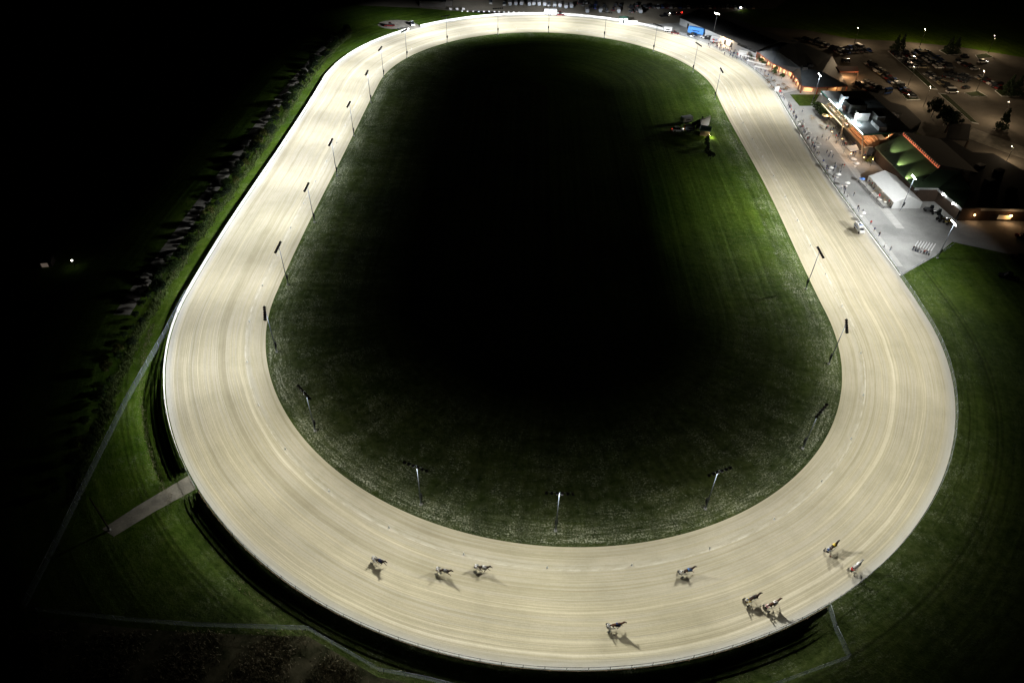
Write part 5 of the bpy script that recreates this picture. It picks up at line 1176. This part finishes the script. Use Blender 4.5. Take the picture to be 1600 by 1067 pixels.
# ------------------------------------------------------------------ parking lot lamps
for i, (bx, by, tx, ty, kk) in enumerate([(1333, 73, 1341, 50, 1), (1436, 75, 1449, 47, 1), (1543, 85, 1558, 56, 1), (1418, 136, 1429, 107, 1), (1442, 168, 1454, 140, 1), (1525, 143, 1541, 110, 1), (1562, 193, 1576, 167, 1), (1572, 253, 1587, 237, .6)]):
    p = at(bx, by); t = empty("lot_lamp", p, 0, "tall parking lot lamp post, %s" % ("above the car block by the pavilion", "at the far centre island", "at the far right island", "in the long kerbed strip", "beside the round dark trees", "on the island before the conifers", "by the single conifer at right", "short post by the entrance drive")[i], "street lamp", "parking lot lamps")
    h = 9.0 if kk == 1 else 6
    b = MB(); b.tube((0, 0, 0), (0, 0, h), .11, .07, 8); b.obj("pole", M_dark, t); b = MB(); b.box((0, .5, h), (.12, 1.0, .1)); b.box((0, 1.0, h + .05), (.4, .7, .18)); b.obj("lamp_head", M_dark, t)
    b = MB(); b.ball((0, 1.0, h - .09), .2, sq=(1, 1, .8)); b.obj("lens", M_sodium, t)
    plight("lot_light", (p.x, p.y + 1.0, h - .6), 4000 * kk, (1, .74, .46), .25)
# ------------------------------------------------------------------ trees
def crown_mesh(name, seed, h, r, n=1500, style="round", leaf=.30):
    rnd = random.Random(seed); bm = bmesh.new(); cl_ = []
    if style == "cone":
        for i in range(60):
            z = rnd.random() ** 1.3; a = rnd.uniform(0, 2 * pi); rr = r * (1 - z) * rnd.uniform(.35, 1.05); cl_.append((Vector((cos(a) * rr, sin(a) * rr, h * (.08 + .90 * z))), .5 * r * (1.1 - z) * .6 + .12))
    else:
        for i in range(26):
            a, b_ = rnd.uniform(0, 2 * pi), math.asin(rnd.uniform(-.55, 1)); rr = rnd.uniform(.45, 1.0)
            cl_.append((Vector((cos(a) * cos(b_) * r * rr, sin(a) * cos(b_) * r * rr, h * .62 + sin(b_) * h * .38 * rr)), r * rnd.uniform(.20, .42)))
    for i in range(n):
        c, cr_ = rnd.choice(cl_); d = Vector((rnd.gauss(0, 1), rnd.gauss(0, 1), rnd.gauss(0, .8))).normalized() * cr_ * rnd.uniform(.5, 1.1); p = c + d
        if p.z < .1: continue
        q = Vector((rnd.gauss(0, 1), rnd.gauss(0, 1), rnd.gauss(0, 1))).normalized(); a = q.orthogonal().normalized(); b2 = q.cross(a); s_ = leaf * rnd.uniform(.5, 1.2)
        bm.faces.new([bm.verts.new(p + a * s_), bm.verts.new(p + b2 * s_ * .6), bm.verts.new(p - a * s_), bm.verts.new(p - b2 * s_ * .6)])
    me = bpy.data.meshes.new(name); bm.to_mesh(me); bm.free(); return me
def trunk_mesh(h, r=.16, seed=0):
    rnd = random.Random(seed); b = MB(); b.tube((0, 0, -.1), (.05, 0, h * .45), r, r * .7, 8); b.tube((.05, 0, h * .45), (0, .05, h * .8), r * .7, r * .25, 7)
    for k in range(6):
        a = k * 1.05 + rnd.random(); z = h * rnd.uniform(.3, .6); b.tube((0, 0, z), (cos(a) * h * .22, sin(a) * h * .22, z + h * .2), r * .35, r * .1, 5)
    return b.mesh("trunk")
M_leaf = leaf_mat("leaf_green", (.018, .040, .010), (.055, .090, .025)); M_leafd = leaf_mat("leaf_dark", (.010, .022, .010), (.030, .050, .020)); M_leafy = leaf_mat("leaf_yellow", (.05, .07, .015), (.13, .13, .03)); M_bark = mat("bark", (.09, .07, .05), .95)
CR_ = [crown_mesh("crown", i, 4.6, 2.1, 1500) for i in range(5)]; [m_.materials.append([M_leaf, M_leafd, M_leaf, M_leafy, M_leaf][i]) for i, m_ in enumerate(CR_)]
TK = trunk_mesh(4.4); TK.materials.append(M_bark)
CN = [crown_mesh("crown", 40 + i, 7.5, 2.2, 2200, "cone", .26) for i in range(2)]; [m_.materials.append(M_leafd) for m_ in CN]
CB = crown_mesh("crown", 77, 7.0, 3.6, 4000, "round", .32); CB.materials.append(M_leafd)
def tree(P, crown, sc, rz, label, cat, group, name="tree", tk=None):
    t = empty(name, P, rz, label, cat, group); t.scale = (sc[0], sc[0], sc[1]); part("crown", crown, t); part("trunk", tk or TK, t)
    return t
random.seed(5)
belt = [at(*p) for p in ((548, 52), (520, 78), (497, 104), (470, 140), (440, 187), (412, 229), (380, 272), (345, 322), (312, 366), (280, 412), (250, 458), (222, 505), (196, 560), (170, 625), (140, 700), (105, 790))]
acc = 0
for i, (a, b_) in enumerate(zip(belt, belt[1:])):
    L = (b_ - a).length; d = 0
    while d < L:
        p = a + (b_ - a) * (d / L); nn = Vector((-(b_ - a).y, (b_ - a).x, 0)).normalized(); nn = nn if nn.x < 0 else -nn; p = p + nn * random.uniform(-.5, 3.2)
        big = 1.0 if i < 10 else .75; ci = random.choice([0, 1, 1, 4, 1, 2, 1, 3])
        sc = big * random.uniform(.42, .92)
        tree(p, CR_[ci], (sc, sc * random.uniform(.75, 1.1)), random.uniform(0, 6), ("yellowish bush" if ci == 3 else "dark bushy tree" if ci == 1 else "green bushy tree") + (" in the belt between gravel road and back straight" if i < 10 else " at the edge of the lower left lawn"), "tree", "trees of the left belt")
        d += random.uniform(1.7, 3.3) * (1 if i < 10 else 1.4)
for x, y, l in ((1397, 80, "left"), (1406, 79, "right")): tree(at(x, y), CN[0], (1.1, 1.1), 0, "dark conifer, %s of the pair at the head of the long lot strip" % l, "conifer", "conifer pair at the head of the strip", "conifer")
for x, y, l in ((1480, 84, "left"), (1490, 84, "right")): tree(at(x, y), CN[1], (1.3, 1.1), 1, "dark conifer, %s of the pair on the small far island" % l, "conifer", "conifer pair on the small far island", "conifer")
for x, y, l in ((1572, 149, "left"), (1585, 149, "right")): tree(at(x, y), CN[0], (1.3, 1.25), 2, "dark conifer, %s of the pair on the right hand island" % l, "conifer", "conifer pair on the right hand island", "conifer")
tree(at(1562, 205), CN[1], (1.35, 1.3), 2, "single dark conifer below the right hand lot lamp", "conifer", None, "conifer")
for x, y, s_, l in ((1455, 184, 1.0, "upper left"), (1473, 197, .95, "middle"), (1484, 204, .9, "lower right")): tree(at(x, y), CB, (s_, s_ * 1.1), x, "rounded black leafy tree behind the hall, %s of three" % l, "tree", "three round trees behind the hall", "tree", trunk_mesh(6.5, .25, 3))
tree(at(1094.5, 199), CN[0], (.62, .62), 0, "slim dark conifer beside the white results board in the infield", "conifer", None, "conifer")
tree(at(1088, 203), CR_[1], (.9, .8), 0, "dark bush left of the slim infield conifer", "bush", None, "bush")
tree(at(1103, 226), CN[1], (.60, .62), 0, "dark pointed conifer below the green roofed infield hut", "conifer", None, "conifer")
tree(at(1105, 240), CN[0], (.62, .60), 2, "dark conifer at the lower end of the infield island", "conifer", None, "conifer")
tree(at(1110, 249), CR_[1], (.6, .6), 1, "low dark bush at the very bottom of the infield island", "bush", None, "bush")
for x, y in ((1278, 178), (1285, 184), (1275, 172)): tree(at(x, y), CR_[2], (.8, .75), x, "brownish round shrub between lawn patch and grandstand corner", "shrub", "shrubs by the grandstand corner", "shrub")
for x, y, l in ((1188, 100, "first"), (1192, 105, "second"), (1211, 113, "third"), (1208, 118, "fourth"), (1221, 124, "fifth"), (1173, 96, "sixth")): tree(at(x, y), CR_[0], (.55, .55), x, "small lit garden tree on the pavilion patio, %s along the fence" % l, "tree", "patio trees", "tree")
for x, y in ((1360, 252), (1368, 250), (1374, 256), (1355, 256)): tree(at(x, y), CR_[3], (.5, .4), x, "low planted shrub on the dim patio right of the grandstand foot", "shrub", "shrubs on the dim patio", "shrub")
# rough vegetation
def scatter(name, fn, n, m, label, hmin, hmax, wd=.06, seed=1):
    rnd = random.Random(seed); bm = bmesh.new()
    for i in range(n):
        p = fn(rnd)
        if p is None: continue
        a = rnd.uniform(0, pi); h = rnd.uniform(hmin, hmax); u = Vector((cos(a), sin(a), 0)) * wd * rnd.uniform(.6, 2); l = Vector((rnd.gauss(0, .35), rnd.gauss(0, .35), 0)) * h
        bm.faces.new([bm.verts.new(p - u), bm.verts.new(p + u), bm.verts.new(p + l + Vector((0, 0, h)))])
    me = bpy.data.meshes.new(name); bm.to_mesh(me); bm.free(); return tag(link(name, me, m), label, kind="stuff")
M_straw = leaf_mat("straw", (.14, .12, .07), (.36, .32, .22)); M_weed = leaf_mat("weed", (.04, .07, .015), (.12, .15, .05))
def f_belt(r):
    i = r.randrange(len(belt) - 1); a, b_ = belt[i], belt[i + 1]; p = a.lerp(b_, r.random()); d = (b_ - a).normalized(); nn = Vector((-d.y, d.x, 0))
    if nn.x < 0: nn = -nn
    cl_ = sin(p.y * .31) * .6 + sin(p.y * .83) * .4
    return p + nn * (r.gauss(.6, .7) + cl_ * .6)
scatter("rough_grass", f_belt, 14000, M_weed, "tall weeds along the foot of the left tree belt", .3, .9, .07, 3)
def f_bot(r):
    x = r.uniform(0, 900); y0 = 972 if x < 482 else 986 + (x - 482) * .58 if x < 592 else 1050 + (x - 592) * .2; y = y0 + 12 + r.random() ** .8 * 110
    if r.random() > .5 + .5 * sin(x * .05 + y * .03): return None
    return at(x, y)
scatter("rough_grass", f_bot, 42000, M_straw, "unmown straw coloured grass behind the bottom left fence", .25, .8, .05, 4)
def f_edge(r):
    s = r.uniform(560, S_RB); p = T(s, W0 + r.gauss(5.6, .5)); return p if sin(s * .21) + sin(s * .077) > -.4 else None
M_rough = floor_mat("rough_field", (.024, .030, .010), (.15, .135, .085), .30, 1.1, .9)
sheet("rough_field", [(60, 964), (200, 980), (300, 988), (482, 994), (590, 1057), (660, 1070), (760, 1095), (700, 1240), (60, 1240)], M_rough, .012)
scatter("rough_grass", f_edge, 6000, M_straw, "dry grass tufts on the outer lip of the track ditch", .1, .4, .03, 6)
# ------------------------------------------------------------------ left fields: utility pole, far lit shed
P = at(171.5, 828); t = empty("utility_pole", P, 0, "dark leaning utility pole standing at the end of the gravel path", "pole")
b = MB(); b.tube((0, 0, 0), (0, 0, 10.5), .16, .10, 8); b.obj("pole", mat("tarred_wood", (.05, .045, .04)), t); b = MB(); b.tube((0, 0, .0), (0, 0, .5), .28, n=10); b.obj("footing", M_conc, t)
t = empty("far_shed", at(74, 413), .2, "tiny pale garage door of a house alone in the dark left field", "house")
b = MB(); t.scale = (.62, .62, .62); b.box((0, 0, 1.4), (6, 5, 2.8)); b.obj("wall", mat("shed_wall", (.10, .08, .07)), t)
b = MB(); roofpoly(b, [(-3.3, -2.8, 2.8), (3.3, -2.8, 2.8), (3.3, 0, 4.3), (-3.3, 0, 4.3)]); roofpoly(b, [(3.3, 2.8, 2.8), (-3.3, 2.8, 2.8), (-3.3, 0, 4.3), (3.3, 0, 4.3)]); b.obj("roof", M_roofd, t)
b = MB(); b.box((0, -2.53, 1.2), (3.0, .06, 2.1)); b.obj("garage_door", emis("garage_door_glow", (.9, .7, .55), .10), t)  # door given a faint glow of its own, in place of lamplight
P = at(112.5, 407.5, 2.4); t = empty("yard_lamp", Vector((P.x, P.y, 0)), 0, "bright bluish yard lamp shining alone in the dark left field", "lamp")
b = MB(); b.tube((0, 0, 0), (0, 0, 2.4), .05, n=6); b.obj("post", M_dark, t); b = MB(); b.ball((0, 0, 2.5), .3); b.obj("globe", emis("yard_globe", (1, .97, .9), 8), t); plight("yard_light", (P.x, P.y - .7, 2.2), 4, (1, .95, .85))
